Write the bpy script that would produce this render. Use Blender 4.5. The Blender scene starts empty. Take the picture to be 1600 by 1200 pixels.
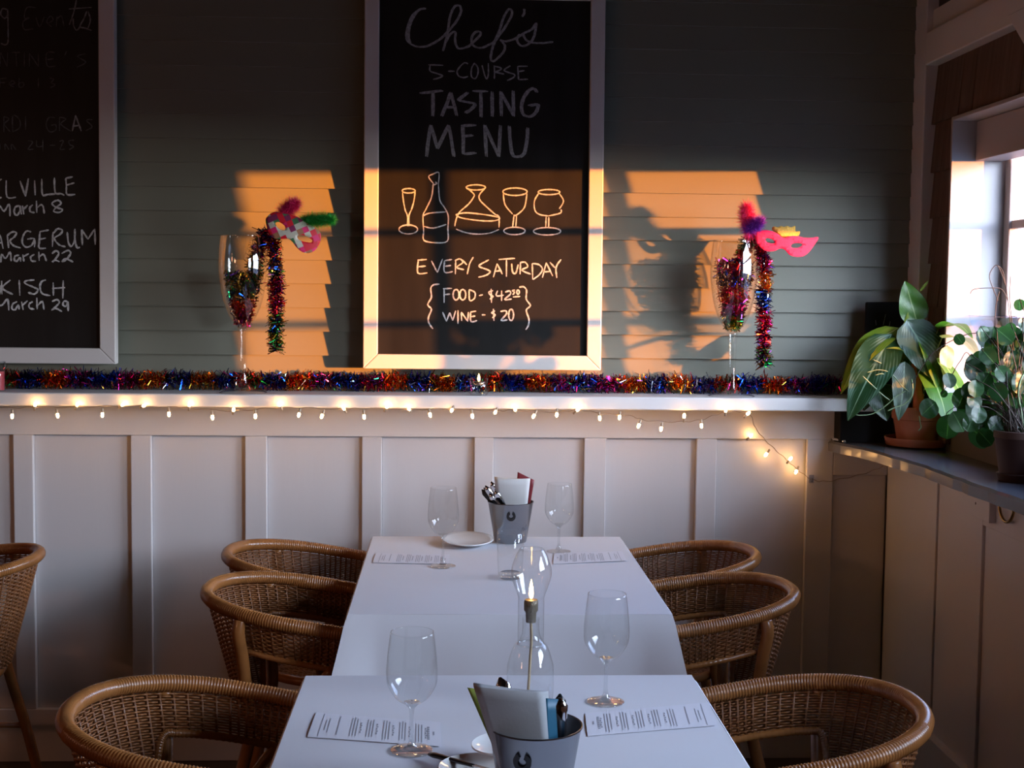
import bpy, math, random
from mathutils import Vector, Matrix
R = random.Random(7)
SC = bpy.context.scene
COL = SC.collection
pi = math.pi
sin, cos = math.sin, math.cos

# ------------------------------------------------------------------ camera
F, YAW, PITCH, ROLL = 2120.0, 0.0445, 0.0695, 0.0108
CAM = Vector((0, -4.3, 1.51))
fw = Vector((sin(YAW)*cos(PITCH), cos(YAW)*cos(PITCH), -sin(PITCH)))
rt = Vector((cos(YAW), -sin(YAW), 0)); up = rt.cross(fw)
rt, up = cos(ROLL)*rt + sin(ROLL)*up, cos(ROLL)*up - sin(ROLL)*rt
cd = bpy.data.cameras.new('camera'); cam = bpy.data.objects.new('camera', cd); COL.objects.link(cam)
cd.sensor_fit = 'HORIZONTAL'; cd.sensor_width = 36; cd.lens = F/1600*36; cd.clip_start = 0.05
m = Matrix((rt, up, -fw)).transposed().to_4x4(); m.translation = CAM; cam.matrix_world = m
SC.camera = cam

def ray(px, py): return (fw + (px-800)/F*rt - (py-600)/F*up)
def PY(px, py, y):            # point of a plane parallel to the back wall
    d = ray(px, py); return CAM + d*((y-CAM.y)/d.y)
def PZ(px, py, z):            # point of a level plane (a table top)
    d = ray(px, py); return CAM + d*((z-CAM.z)/d.z)
def PX(px, py, x):            # point of a plane parallel to the right wall
    d = ray(px, py); return CAM + d*((x-CAM.x)/d.x)

# ------------------------------------------------------------------ light
TAU = 1.6                     # the low sun comes through the right hand window
sd = Vector((sin(math.atan(TAU)), -cos(math.atan(TAU)), math.tan(math.radians(0.9)))).normalized()
sl = bpy.data.lights.new('sun', 'SUN'); so = bpy.data.objects.new('sun', sl); COL.objects.link(so)
so.rotation_euler = (-sd).to_track_quat('-Z', 'Y').to_euler()
sl.energy = 22.0; sl.angle = math.radians(0.7); sl.color = (1.0, 0.29, 0.03)

w = bpy.data.worlds.new('evening_sky'); SC.world = w; w.use_nodes = True
nt = w.node_tree; nt.nodes.clear()
def N(t, **k):
    n = nt.nodes.new(t)
    for a, b in k.items(): setattr(n, a, b)
    return n
def ramp(stops, src):
    n = N('ShaderNodeValToRGB'); e = n.color_ramp.elements
    e[0].position, e[0].color = stops[0][0], (*stops[0][1], 1); e[1].position, e[1].color = stops[-1][0], (*stops[-1][1], 1)
    for p, c in stops[1:-1]:
        q = e.new(p); q.color = (*c, 1)
    nt.links.new(src, n.inputs[0]); return n
tc = N('ShaderNodeTexCoord'); sx = N('ShaderNodeSeparateXYZ'); nt.links.new(tc.outputs['Generated'], sx.inputs[0])
mr = N('ShaderNodeMapRange'); nt.links.new(sx.outputs['Z'], mr.inputs[0]); mr.inputs[1].default_value = -1; mr.inputs[2].default_value = 1
r1 = ramp([(0, (.008,.008,.01)), (.47, (.012,.012,.016)), (.497, (.03,.03,.04)), (.506, (.74,.86,1.15)), (.56, (.84,1.02,1.48)), (.62, (.70,.92,1.42)), (.70, (.40,.56,.95)), (.82, (.16,.25,.5)), (1, (.10,.17,.38))], mr.outputs[0])
dp = N('ShaderNodeVectorMath', operation='DOT_PRODUCT'); nt.links.new(tc.outputs['Generated'], dp.inputs[0]); dp.inputs[1].default_value = sd
mg = N('ShaderNodeMapRange'); nt.links.new(dp.outputs['Value'], mg.inputs[0]); mg.inputs[1].default_value = .45; mg.inputs[2].default_value = 1
pw = N('ShaderNodeMath', operation='POWER'); nt.links.new(mg.outputs[0], pw.inputs[0]); pw.inputs[1].default_value = 2.2
gl = N('ShaderNodeMix', data_type='RGBA', blend_type='ADD'); nt.links.new(pw.outputs[0], gl.inputs[0]); nt.links.new(r1.outputs[0], gl.inputs[6]); gl.inputs[7].default_value = (1.35, 1.45, 1.5, 1)
bg = N('ShaderNodeBackground'); nt.links.new(gl.outputs[2], bg.inputs[0]); bg.inputs[1].default_value = 16.5
wo = N('ShaderNodeOutputWorld'); nt.links.new(bg.outputs[0], wo.inputs[0])

SC.view_settings.view_transform = 'Standard'; SC.view_settings.look = 'None'
SC.view_settings.gamma = 1; SC.view_settings.use_curve_mapping = False
SC.view_settings.exposure = 0.0
cy = SC.cycles
cy.use_denoising = True; cy.max_bounces = 9; cy.diffuse_bounces = 4; cy.glossy_bounces = 4
cy.transmission_bounces = 8; cy.transparent_max_bounces = 24
cy.caustics_reflective = False; cy.caustics_refractive = False; cy.sample_clamp_indirect = 4.0

# windows of the right wall: (name number, far edge, near edge) along y; portals guide the sky light in
WZ0, WZ1, GX = 1.14, 2.02, 1.65
WINS = [(1, -.32, -1.50), (2, -2.15, -3.33)]
for n, a, b in WINS:
    p = bpy.data.lights.new('window_portal', 'AREA'); o = bpy.data.objects.new('window_portal', p); COL.objects.link(o)
    p.shape = 'RECTANGLE'; p.size = abs(a-b); p.size_y = WZ1-WZ0; p.cycles.is_portal = True
    o.location = (GX+.06, (a+b)/2, (WZ0+WZ1)/2); o.rotation_euler = (pi/2, 0, pi/2)
# point light for the added, unseen lamps that warm the room
def add_fill_light(loc, e, parent=None):
    l = bpy.data.lights.new('fill_lamp_light', 'POINT'); l.energy = e; l.color = (1.0, .43, .24); l.shadow_soft_size = .2
    o = bpy.data.objects.new('fill_lamp_light', l); COL.objects.link(o); o.location = loc; o.parent = parent
    return o

# ------------------------------------------------------------------ mesh helpers
class MB:
    def __init__(s): s.v = []; s.f = []; s.mi = []; s.k = 0
    def add(s, vs, fs, mi=None):
        o = len(s.v); s.v += [tuple(q) for q in vs]
        s.f += [tuple(i+o for i in f) for f in fs]; s.mi += [s.k if mi is None else mi]*len(fs)
    def box(s, x0, x1, y0, y1, z0, z1, b=0):
        if x0 > x1: x0, x1 = x1, x0
        if y0 > y1: y0, y1 = y1, y0
        if z0 > z1: z0, z1 = z1, z0
        s.add([(x0,y0,z0),(x1,y0,z0),(x1,y1,z0),(x0,y1,z0),(x0,y0,z1),(x1,y0,z1),(x1,y1,z1),(x0,y1,z1)],
              [(3,2,1,0),(4,5,6,7),(0,1,5,4),(1,2,6,5),(2,3,7,6),(3,0,4,7)])
    def prism(s, pts, a, b, f):      # closed outline pts (u,v) swept from a to b, f(u,v,w)->xyz
        n = len(pts)
        s.add([f(u, v, a) for u, v in pts]+[f(u, v, b) for u, v in pts],
              [tuple(range(n))[::-1], tuple(range(n, 2*n))]+[(i, (i+1) % n, n+(i+1) % n, n+i) for i in range(n)])
    def tube(s, pts, r, n=8, cap=True, close=False):
        pts = [Vector(p) for p in pts]; L = len(pts); rr = r if hasattr(r, '__len__') else [r]*L
        vs = []; t0 = None; nrm = None
        for i, p in enumerate(pts):
            a = pts[(i-1) % L] if (close or i > 0) else p; b = pts[(i+1) % L] if (close or i < L-1) else p
            t = (b-a)
            t = t.normalized() if t.length > 1e-9 else Vector((0, 0, 1))
            if nrm is None:
                nrm = t.cross(Vector((0, 0, 1)))
                if nrm.length < .05: nrm = t.cross(Vector((1, 0, 0)))
            nrm = (nrm - t*nrm.dot(t))
            nrm = nrm.normalized() if nrm.length > 1e-6 else t.orthogonal().normalized()
            bn = t.cross(nrm)
            for j in range(n):
                q = 2*pi*j/n; vs.append(p + rr[i]*(cos(q)*nrm + sin(q)*bn))
        fs = [(i*n+j, i*n+(j+1) % n, ((i+1) % L)*n+(j+1) % n, ((i+1) % L)*n+j) for i in range(L if close else L-1) for j in range(n)]
        if cap and not close: fs += [tuple(range(n))[::-1], tuple(range((L-1)*n, L*n))]
        s.add(vs, fs)
    def lathe(s, prof, c=(0, 0, 0), n=40, M=None):     # prof: (r,z) pairs, open polyline; r=0 ends close
        vs = []; c = Vector(c); L = len(prof)
        for r, z in prof:
            for j in range(n):
                q = 2*pi*j/n; p = Vector((max(r, 1e-5)*cos(q), max(r, 1e-5)*sin(q), z))
                vs.append((M @ p if M else p) + c)
        s.add(vs, [(i*n+j, i*n+(j+1) % n, (i+1)*n+(j+1) % n, (i+1)*n+j) for i in range(L-1) for j in range(n)])
    def grid(s, fn, nu, nv, closeu=False):
        vs = [fn(i/nu, j/nv) for j in range(nv+1) for i in range(nu+(0 if closeu else 1))]
        W = nu if closeu else nu+1
        s.add(vs, [(j*W+i, j*W+(i+1) % W, (j+1)*W+(i+1) % W, (j+1)*W+i) for j in range(nv) for i in range(nu)])
    def sphere(s, c, r, n=10, m=7, sc=(1, 1, 1)):
        c = Vector(c)
        s.grid(lambda u, v: c + Vector((r*sc[0]*sin(pi*v)*cos(2*pi*u), r*sc[1]*sin(pi*v)*sin(2*pi*u), r*sc[2]*cos(pi*v))), n, m, True)
    def build(s, name, mat, parent=None, smooth=True, bevel=0, solid=0, angle=None):
        me = bpy.data.meshes.new(name); me.from_pydata(s.v, [], s.f)
        ms = mat if isinstance(mat, (list, tuple)) else [mat]
        for q in ms: me.materials.append(q)
        if len(ms) > 1: me.polygons.foreach_set('material_index', s.mi)
        if smooth: me.polygons.foreach_set('use_smooth', [True]*len(me.polygons))
        me.update(); me.validate()
        if smooth and angle is not None: me.set_sharp_from_angle(angle=math.radians(angle))
        o = bpy.data.objects.new(name, me); COL.objects.link(o); o.parent = parent
        if solid:
            q = o.modifiers.new('thickness', 'SOLIDIFY'); q.thickness = solid; q.offset = -1
        if bevel:
            q = o.modifiers.new('bevel', 'BEVEL'); q.width = bevel; q.segments = 2; q.limit_method = 'ANGLE'
        return o
def mbox(name, mat, *b, parent=None, bevel=0):
    q = MB(); q.box(*b); return q.build(name, mat, parent, smooth=False, bevel=bevel)
def empty(name, loc=(0, 0, 0), rz=0):
    o = bpy.data.objects.new(name, None); COL.objects.link(o); o.location = loc; o.rotation_euler = (0, 0, rz); o.empty_display_size = .05
    return o
def tag(o, label=None, cat=None, group=None, kind=None):
    if label: o['label'] = label
    if cat: o['category'] = cat
    if group: o['group'] = group
    if kind: o['kind'] = kind
    return o
def S(o): return tag(o, kind='structure')
def catmull(P, k=5, close=False):
    P = [Vector(p) for p in P]; n = len(P)
    if n < 3 and not close: return P
    out = []
    for i in range(n if close else n-1):
        if close: a, b, c, d = P[(i-1) % n], P[i], P[(i+1) % n], P[(i+2) % n]
        else: a, b, c, d = P[max(i-1, 0)], P[i], P[i+1], P[min(i+2, n-1)]
        for j in range(k):
            t = j/k
            out.append(.5*((2*b)+(c-a)*t+(2*a-5*b+4*c-d)*t*t+(3*b-a-3*c+d)*t**3))
    if not close: out.append(P[-1])
    return out
def copy_tree(o, loc=None, rz=None, parent=None):
    c = o.copy(); COL.objects.link(c); c.parent = parent
    if loc is not None: c.location = loc
    if rz is not None: c.rotation_euler = (0, 0, rz)
    for ch in list(o.children): copy_tree(ch, parent=c)
    return c

# ------------------------------------------------------------------ materials
def mat(name, col, rough=.6, metal=0, bump=0, bscale=40, var=0, vscale=6, stretch=(1, 1, 1), spec=.5, coat=0, sss=0, emit=None, es=0, sheen=0):
    M = bpy.data.materials.new(name); M.use_nodes = True; t = M.node_tree; b = t.nodes['Principled BSDF']
    b.inputs['Base Color'].default_value = (*col, 1); b.inputs['Roughness'].default_value = rough; b.inputs['Metallic'].default_value = metal
    b.inputs['Specular IOR Level'].default_value = spec; b.inputs['Coat Weight'].default_value = coat
    if sheen: b.inputs['Sheen Weight'].default_value = sheen
    if sss: b.inputs['Subsurface Weight'].default_value = sss; b.inputs['Subsurface Radius'].default_value = (.02, .015, .01)
    if emit: b.inputs['Emission Color'].default_value = (*emit, 1); b.inputs['Emission Strength'].default_value = es
    if bump or var:
        c = t.nodes.new('ShaderNodeTexCoord'); mp = t.nodes.new('ShaderNodeMapping'); mp.inputs['Scale'].default_value = stretch
        t.links.new(c.outputs['Object'], mp.inputs[0])
    if var:
        n = t.nodes.new('ShaderNodeTexNoise'); n.inputs['Scale'].default_value = vscale; n.inputs['Detail'].default_value = 6
        t.links.new(mp.outputs[0], n.inputs['Vector'])
        mx = t.nodes.new('ShaderNodeMix'); mx.data_type = 'RGBA'
        mx.inputs[6].default_value = (*[max(0, q*(1-var)) for q in col], 1); mx.inputs[7].default_value = (*[min(1, q*(1+var)) for q in col], 1)
        mr_ = t.nodes.new('ShaderNodeMapRange'); mr_.inputs[1].default_value = .3; mr_.inputs[2].default_value = .7
        t.links.new(n.outputs['Fac'], mr_.inputs[0]); t.links.new(mr_.outputs[0], mx.inputs[0]); t.links.new(mx.outputs[2], b.inputs['Base Color'])
    if bump:
        n = t.nodes.new('ShaderNodeTexNoise'); n.inputs['Scale'].default_value = bscale; n.inputs['Detail'].default_value = 5
        t.links.new(mp.outputs[0], n.inputs['Vector'])
        u = t.nodes.new('ShaderNodeBump'); u.inputs['Strength'].default_value = bump; u.inputs['Distance'].default_value = .004
        t.links.new(n.outputs['Fac'], u.inputs['Height']); t.links.new(u.outputs[0], b.inputs['Normal'])
    return M
def thin_glass(name, tint=(.97, .98, .98), refl=1.0, edge=.76):
    # a thin pane or wall: passes light straight on, mirrors by Fresnel and darkens towards its silhouette
    M = bpy.data.materials.new(name); M.use_nodes = True; t = M.node_tree; t.nodes.clear()
    o = t.nodes.new('ShaderNodeOutputMaterial'); mx = t.nodes.new('ShaderNodeMixShader'); tr = t.nodes.new('ShaderNodeBsdfTransparent'); g = t.nodes.new('ShaderNodeBsdfGlossy')
    g.inputs['Roughness'].default_value = .02; g.inputs['Color'].default_value = (1, 1, 1, 1)
    lw = t.nodes.new('ShaderNodeLayerWeight'); lw.inputs['Blend'].default_value = .5
    def mth(op, x, b_, c_=None):
        n = t.nodes.new('ShaderNodeMath'); n.operation = op; t.links.new(x, n.inputs[0]); n.inputs[1].default_value = b_
        if c_ is not None: n.inputs[2].default_value = c_
        return n.outputs[0]
    pw_ = t.nodes.new('ShaderNodeMath'); pw_.operation = 'POWER'; pw_.inputs[1].default_value = 4.5; t.links.new(lw.outputs['Facing'], pw_.inputs[0])
    t.links.new(mth('MULTIPLY_ADD', pw_.outputs[0], .62*refl, .05*refl), mx.inputs[0])
    cm = t.nodes.new('ShaderNodeMix'); cm.data_type = 'RGBA'; t.links.new(pw_.outputs[0], cm.inputs[0])
    cm.inputs[6].default_value = (*tint, 1); cm.inputs[7].default_value = (*[q*edge for q in tint], 1)
    t.links.new(cm.outputs[2], tr.inputs[0]); t.links.new(tr.outputs[0], mx.inputs[1]); t.links.new(g.outputs[0], mx.inputs[2]); t.links.new(mx.outputs[0], o.inputs[0])
    return M
def solid_glass(name):
    M = bpy.data.materials.new(name); M.use_nodes = True; b = M.node_tree.nodes['Principled BSDF']
    b.inputs['Transmission Weight'].default_value = 1; b.inputs['Roughness'].default_value = 0; b.inputs['IOR'].default_value = 1.5; b.inputs['Base Color'].default_value = (1, 1, 1, 1)
    return M
def leaf_mat(name, dark, light, vein, thr=.5, scale=30):
    M = bpy.data.materials.new(name); M.use_nodes = True; t = M.node_tree; b = t.nodes['Principled BSDF']; out = t.nodes['Material Output']
    b.inputs['Roughness'].default_value = .35
    uv = t.nodes.new('ShaderNodeUVMap'); sp = t.nodes.new('ShaderNodeSeparateXYZ'); t.links.new(uv.outputs[0], sp.inputs[0])
    # u across (0..1, midrib at .5), v along
    a = t.nodes.new('ShaderNodeMath'); a.operation = 'SUBTRACT'; a.inputs[1].default_value = .5; t.links.new(sp.outputs[0], a.inputs[0])
    ab = t.nodes.new('ShaderNodeMath'); ab.operation = 'ABSOLUTE'; t.links.new(a.outputs[0], ab.inputs[0])
    k = t.nodes.new('ShaderNodeMath'); k.operation = 'MULTIPLY_ADD'; k.inputs[1].default_value = -1.3; t.links.new(ab.outputs[0], k.inputs[0]); t.links.new(sp.outputs[1], k.inputs[2])
    wv = t.nodes.new('ShaderNodeMath'); wv.operation = 'MULTIPLY'; wv.inputs[1].default_value = 60; t.links.new(k.outputs[0], wv.inputs[0])
    sn = t.nodes.new('ShaderNodeMath'); sn.operation = 'SINE'; t.links.new(wv.outputs[0], sn.inputs[0])
    no = t.nodes.new('ShaderNodeTexNoise'); no.inputs['Scale'].default_value = 2.2; no.inputs['Detail'].default_value = 2; t.links.new(uv.outputs[0], no.inputs['Vector'])
    ad = t.nodes.new('ShaderNodeMath'); ad.operation = 'MULTIPLY_ADD'; ad.inputs[1].default_value = .07; t.links.new(sn.outputs[0], ad.inputs[0]); t.links.new(no.outputs['Fac'], ad.inputs[2])
    mr_ = t.nodes.new('ShaderNodeMapRange'); mr_.inputs[1].default_value = thr; mr_.inputs[2].default_value = thr+.22; t.links.new(ad.outputs[0], mr_.inputs[0])
    c1 = t.nodes.new('ShaderNodeMix'); c1.data_type = 'RGBA'; c1.inputs[6].default_value = (*dark, 1); c1.inputs[7].default_value = (*light, 1); t.links.new(mr_.outputs[0], c1.inputs[0])
    lt = t.nodes.new('ShaderNodeMath'); lt.operation = 'LESS_THAN'; lt.inputs[1].default_value = .022; t.links.new(ab.outputs[0], lt.inputs[0])
    c2 = t.nodes.new('ShaderNodeMix'); c2.data_type = 'RGBA'; t.links.new(lt.outputs[0], c2.inputs[0]); t.links.new(c1.outputs[2], c2.inputs[6]); c2.inputs[7].default_value = (*vein, 1)
    t.links.new(c2.outputs[2], b.inputs['Base Color'])
    tl = t.nodes.new('ShaderNodeBsdfTranslucent'); sc_ = t.nodes.new('ShaderNodeMix'); sc_.data_type = 'RGBA'; sc_.blend_type = 'MULTIPLY'; sc_.inputs[0].default_value = 1
    t.links.new(c2.outputs[2], sc_.inputs[6]); sc_.inputs[7].default_value = (1.9, 1.9, .8, 1); t.links.new(sc_.outputs[2], tl.inputs[0])
    mx = t.nodes.new('ShaderNodeMixShader'); mx.inputs[0].default_value = .35; t.links.new(b.outputs[0], mx.inputs[1]); t.links.new(tl.outputs[0], mx.inputs[2]); t.links.new(mx.outputs[0], out.inputs[0])
    return M

MT = dict(
    siding=mat('olive_grey_siding_paint', (.19, .19, .145), .5, bump=.12, bscale=60, stretch=(.15, 1, 1), var=.06, vscale=3),
    sheath=mat('wall_sheathing', (.12, .11, .09), .9),
    shingle=mat('brown_cedar_shingle', (.105, .062, .042), .8, bump=.5, bscale=40, stretch=(1, 3, .2), var=.3, vscale=20),
    white=mat('white_painted_wood', (.66, .64, .64), .42, bump=.10, bscale=50, stretch=(1, 1, .12), var=.03, vscale=4),
    whiteh=mat('white_painted_trim', (.68, .66, .65), .42, bump=.08, bscale=50, stretch=(.12, 1, 1), var=.03, vscale=4),
    frame=mat('cream_white_frame_paint', (.60, .56, .53), .45, bump=.06, bscale=50),
    slate=mat('black_chalkboard', (.011, .0105, .010), .5, bump=.04, bscale=90, var=.25, vscale=5, stretch=(4, 1, .6), spec=.22),
    chalk=mat('white_chalk', (.50, .50, .50), .95, bump=.4, bscale=300, var=.35, vscale=150),
    chalkf=mat('rubbed_chalk', (.16, .16, .165), .95, var=.5, vscale=120),
    chalkv=mat('nearly_erased_chalk', (.075, .075, .08), .95, var=.5, vscale=120),
    chalkm=mat('grey_chalk', (.27, .27, .28), .95, var=.4, vscale=140),
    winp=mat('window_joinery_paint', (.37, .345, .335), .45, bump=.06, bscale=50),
    ceil=mat('ceiling_paint', (.05, .045, .042), .9),
    floor=mat('dark_wood_floor', (.035, .019, .012), .4, var=.3, vscale=5, stretch=(1, .15, 1)),
    roomwall=mat('room_wall_paint', (.09, .08, .07), .8),
    sill=mat('worn_grey_painted_sill', (.135, .135, .15), .20, bump=.12, bscale=30, stretch=(1, .2, 1), var=.12, vscale=14),
    cloth=mat('white_paper_tablecloth', (.73, .74, .79), .75, bump=.10, bscale=5, var=.015, vscale=3),
    wood=mat('table_wood', (.09, .045, .025), .5),
    iron=mat('dark_iron', (.03, .03, .03), .5, metal=.6),
    rattan=mat('honey_wicker', (.23, .085, .024), .40, bump=.2, bscale=150, var=.28, vscale=18),
    rattand=mat('wicker_stake', (.17, .062, .02), .45, var=.25, vscale=30),
    rim=mat('varnished_wrapped_cane', (.30, .115, .032), .27, var=.18, vscale=22, coat=.35),
    steel=mat('brushed_aluminium', (.33, .34, .37), .24, metal=1),
    chrome=mat('polished_cutlery_steel', (.75, .75, .76), .10, metal=1),
    blackp=mat('black_plastic', (.008, .008, .009), .30), blackm=mat('matt_black_paint', (.010, .010, .010), .8, spec=.15),
    china=mat('white_glazed_china', (.78, .78, .77), .12, coat=.5),
    napkin=mat('white_napkin_linen', (.66, .64, .61), .85, bump=.06, bscale=200),
    napshade=mat('shade_grey_napkin_linen', (.36, .37, .38), .85, bump=.06, bscale=200),  # white linen, its base colour greyed to carry shade on the near napkin
    teal=mat('teal_card', (.003, .085, .15), .5), red=mat('dark_red_card', (.17, .004, .009), .5), lime=mat('lime_card', (.16, .19, .02), .5),
    paper=mat('menu_paper', (.76, .77, .84), .8), ink=mat('grey_menu_print', (.34, .35, .40), .9),
    terra=mat('terracotta', (.42, .13, .065), .75, bump=.15, bscale=60, var=.15, vscale=10),
    terrad=mat('orange_terracotta', (.55, .12, .03), .6), soil=mat('potting_soil', (.02, .013, .009), .95, bump=.8, bscale=150),
    potd=mat('dark_brown_pot', (.05, .022, .015), .6), stem=mat('green_stem', (.10, .17, .05), .5), stemd=mat('brown_vine', (.05, .032, .022), .6), tend=mat('pale_green_tendril', (.15, .22, .10), .5),
    wire=mat('beige_light_cord', (.38, .30, .24), .6), socket=mat('cream_socket', (.42, .34, .25), .5),
    bulb=mat('lit_fairy_bulb', (1, .8, .5), .3, emit=(1.0, .50, .16), es=72), dead=mat('unlit_clear_bulb', (.6, .55, .5), .15),
    flame=mat('candle_flame', (1, .6, .2), .5, emit=(1.0, .55, .16), es=40),
    brass=mat('aged_brass', (.40, .25, .10), .25, metal=1), cork=mat('brass_grey_burner', (.17, .14, .10), .45, metal=.5, bump=.5, bscale=200), wick=mat('tan_cotton_wick', (.42, .32, .20), .9),
    wax=mat('red_wax', (.45, .05, .06), .4), waxw=mat('pale_wax', (.7, .6, .45), .4, sss=.2),
    pink=mat('hot_pink_felt', (.92, .012, .10), .8, bump=.2, bscale=200), gold=mat('gold_glitter_card', (.62, .34, .06), .4, metal=.6, bump=.8, bscale=500),
    fpink=mat('hot_pink_feather', (.80, .02, .16), .8), fpur=mat('purple_feather', (.22, .02, .42), .8), fgreen=mat('green_feather', (.02, .42, .05), .8),
    glass=thin_glass('thin_clear_glass'), glassw=thin_glass('window_glass', (.985, .99, .99), .9, .9), sglass=thin_glass('solid_clear_glass', (.95, .96, .96), 2.2, .62),
    plast=thin_glass('clear_plastic', (.80, .84, .92), 1.4, .8),
)

t_ = MT['steel'].node_tree; b_ = t_.nodes['Principled BSDF']; tg = t_.nodes.new('ShaderNodeTangent'); tg.direction_type = 'RADIAL'; tg.axis = 'Z'
t_.links.new(tg.outputs[0], b_.inputs['Tangent']); b_.inputs['Anisotropic'].default_value = .6

# ------------------------------------------------------------------ the room
H = 3.05; XL, XR, YB = -5.2, 1.50, -8.2
S(mbox('floor', MT['floor'], XL-.2, XR+.3, YB-.2, .15, -.1, 0))
S(mbox('ceiling', MT['ceil'], XL-.2, XR+.3, YB-.2, .15, H, H+.1))
S(mbox('wall_left', MT['roomwall'], XL-.15, XL, YB, .1, 0, H))
S(mbox('wall_front', MT['roomwall'], XL, XR, YB-.15, YB, 0, H))
back = S(mbox('wall_back', MT['sheath'], XL, XR+.3, .012, .15, 0, H))
# right wall round its windows, closed above and below
q = MB(); X1 = XR+.22
cuts = sorted([(b, a) for n, a, b in WINS])
y = YB
for b, a in cuts: q.box(XR, X1, y, b-.011, 1.0, H); y = a+.011
q.box(XR, X1, y, .012, 1.0, H)
for b, a in cuts: q.box(XR, X1, b-.011, a+.011, WZ1+.011, H); q.box(XR, X1, b-.011, a+.011, 1.0, WZ0-.011)
q.box(XR, X1, YB, .012, 0, 1.0)
right = S(q.build('wall_right', MT['sheath'], smooth=False))

# clapboards, lapped courses of the back wall
SH_Z = 1.187
XS = 1.462
crs = [PY(750, yy, -.012).z for yy in (594, 556.5, 519, 482, 445, 407, 370, 332, 294, 257, 220, 183, 146, 109, 71.5, 34)]
ex = (crs[-1]-crs[0])/(len(crs)-1)
z0 = crs[0]-ex*1
k = 0
zz = z0
while zz < H-.02:
    zt = min(zz+ex+.018, H)
    q = MB(); xb = [XL] + [x+R.uniform(-.1, .1) for x in (-3.1, )] + [XS]
    wob = [R.uniform(-.0007, .0007) for _ in range(3)]
    segs = 14
    P = []
    for i in range(segs+1):
        x = XL+(XS-XL)*i/segs; d = wob[0]*sin(x*3+k)+wob[1]
        P += [(x, .004, zz+d), (x, -.0135, zz+d), (x, -.0125, zz+d+.004), (x, .0035, zt)]
    fs = []
    for i in range(segs):
        a = i*4; b = a+4
        fs += [(a, b, b+1, a+1)[::-1], (a+1, b+1, b+2, a+2)[::-1], (a+2, b+2, b+3, a+3)[::-1]]
    fs += [(0, 1, 2, 3), (segs*4+3, segs*4+2, segs*4+1, segs*4)]
    q.add([(p[0], p[1], p[2]) for p in P], fs)
    q.build('clapboard', MT['siding'], back, smooth=False)
    zz += ex; k += 1

# corner post, beam, transom and brace on the right
S(mbox('trim_1', MT['white'], 1.455, 1.512, -.105, .0, 1.04, H, bevel=.004))
beam = S(mbox('trim_2', MT['whiteh'], 1.455, 1.505, -8.0, -.104, 2.215, 2.315, bevel=.004))
S(mbox('trim_3', MT['whiteh'], 1.475, 1.505, -8.0, -.104, 2.316, 2.385, bevel=.004))
S(mbox('trim_4', MT['white'], 1.47, 1.51, -8.0, -.104, 2.62, H, bevel=.004))
tr = S(mbox('window_4', mat('dark_transom_glass', (.012, .008, .018), .15), 1.492, 1.51, -7.9, -.106, 2.386, 2.619))
# cedar shingles on the right wall, each one lapped over the course below
def shingle(y0, y1, zb, zt, out):
    q = MB(); j = R.uniform(-.003, .003)
    q.add([(XR, y0, zt), (XR, y1, zt), (XR-out, y0, zb+j), (XR-out, y1, zb-j), (XR-.003, y0, zb+j), (XR-.003, y1, zb-j), (XR-.004, y0, zt), (XR-.004, y1, zt)],
          [(6, 2, 3, 7), (2, 4, 5, 3), (4, 0, 1, 5), (0, 4, 2, 6), (1, 7, 3, 5), (0, 6, 7, 1)])
    q.build('shingle', MT['shingle'], right, smooth=False)
cz = [1.06, 1.20, 1.335, 1.47, 1.605, 1.745, 1.885, 2.036, 2.217]
for ci in range(len(cz)-1):
    zb, zt = cz[ci], cz[ci+1]
    y = -.105
    while y > -7.6:
        wd = R.uniform(.08, .16)
        y2 = max(y-wd, -7.6)
        hit = [(a, b) for n, a, b in WINS if zb < WZ1-.01 and zt > WZ0+.01 and y2 < a and y > b]
        if hit:
            a, b = hit[0]
            if y > a+.001: shingle(y-.001, a+.012, zb, min(zt+.03, 2.217), .018)
            y = b-.012; continue
        shingle(y-.001, y2+.001, zb, min(zt+.03, 2.217), R.uniform(.016, .021))
        y = y2

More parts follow.
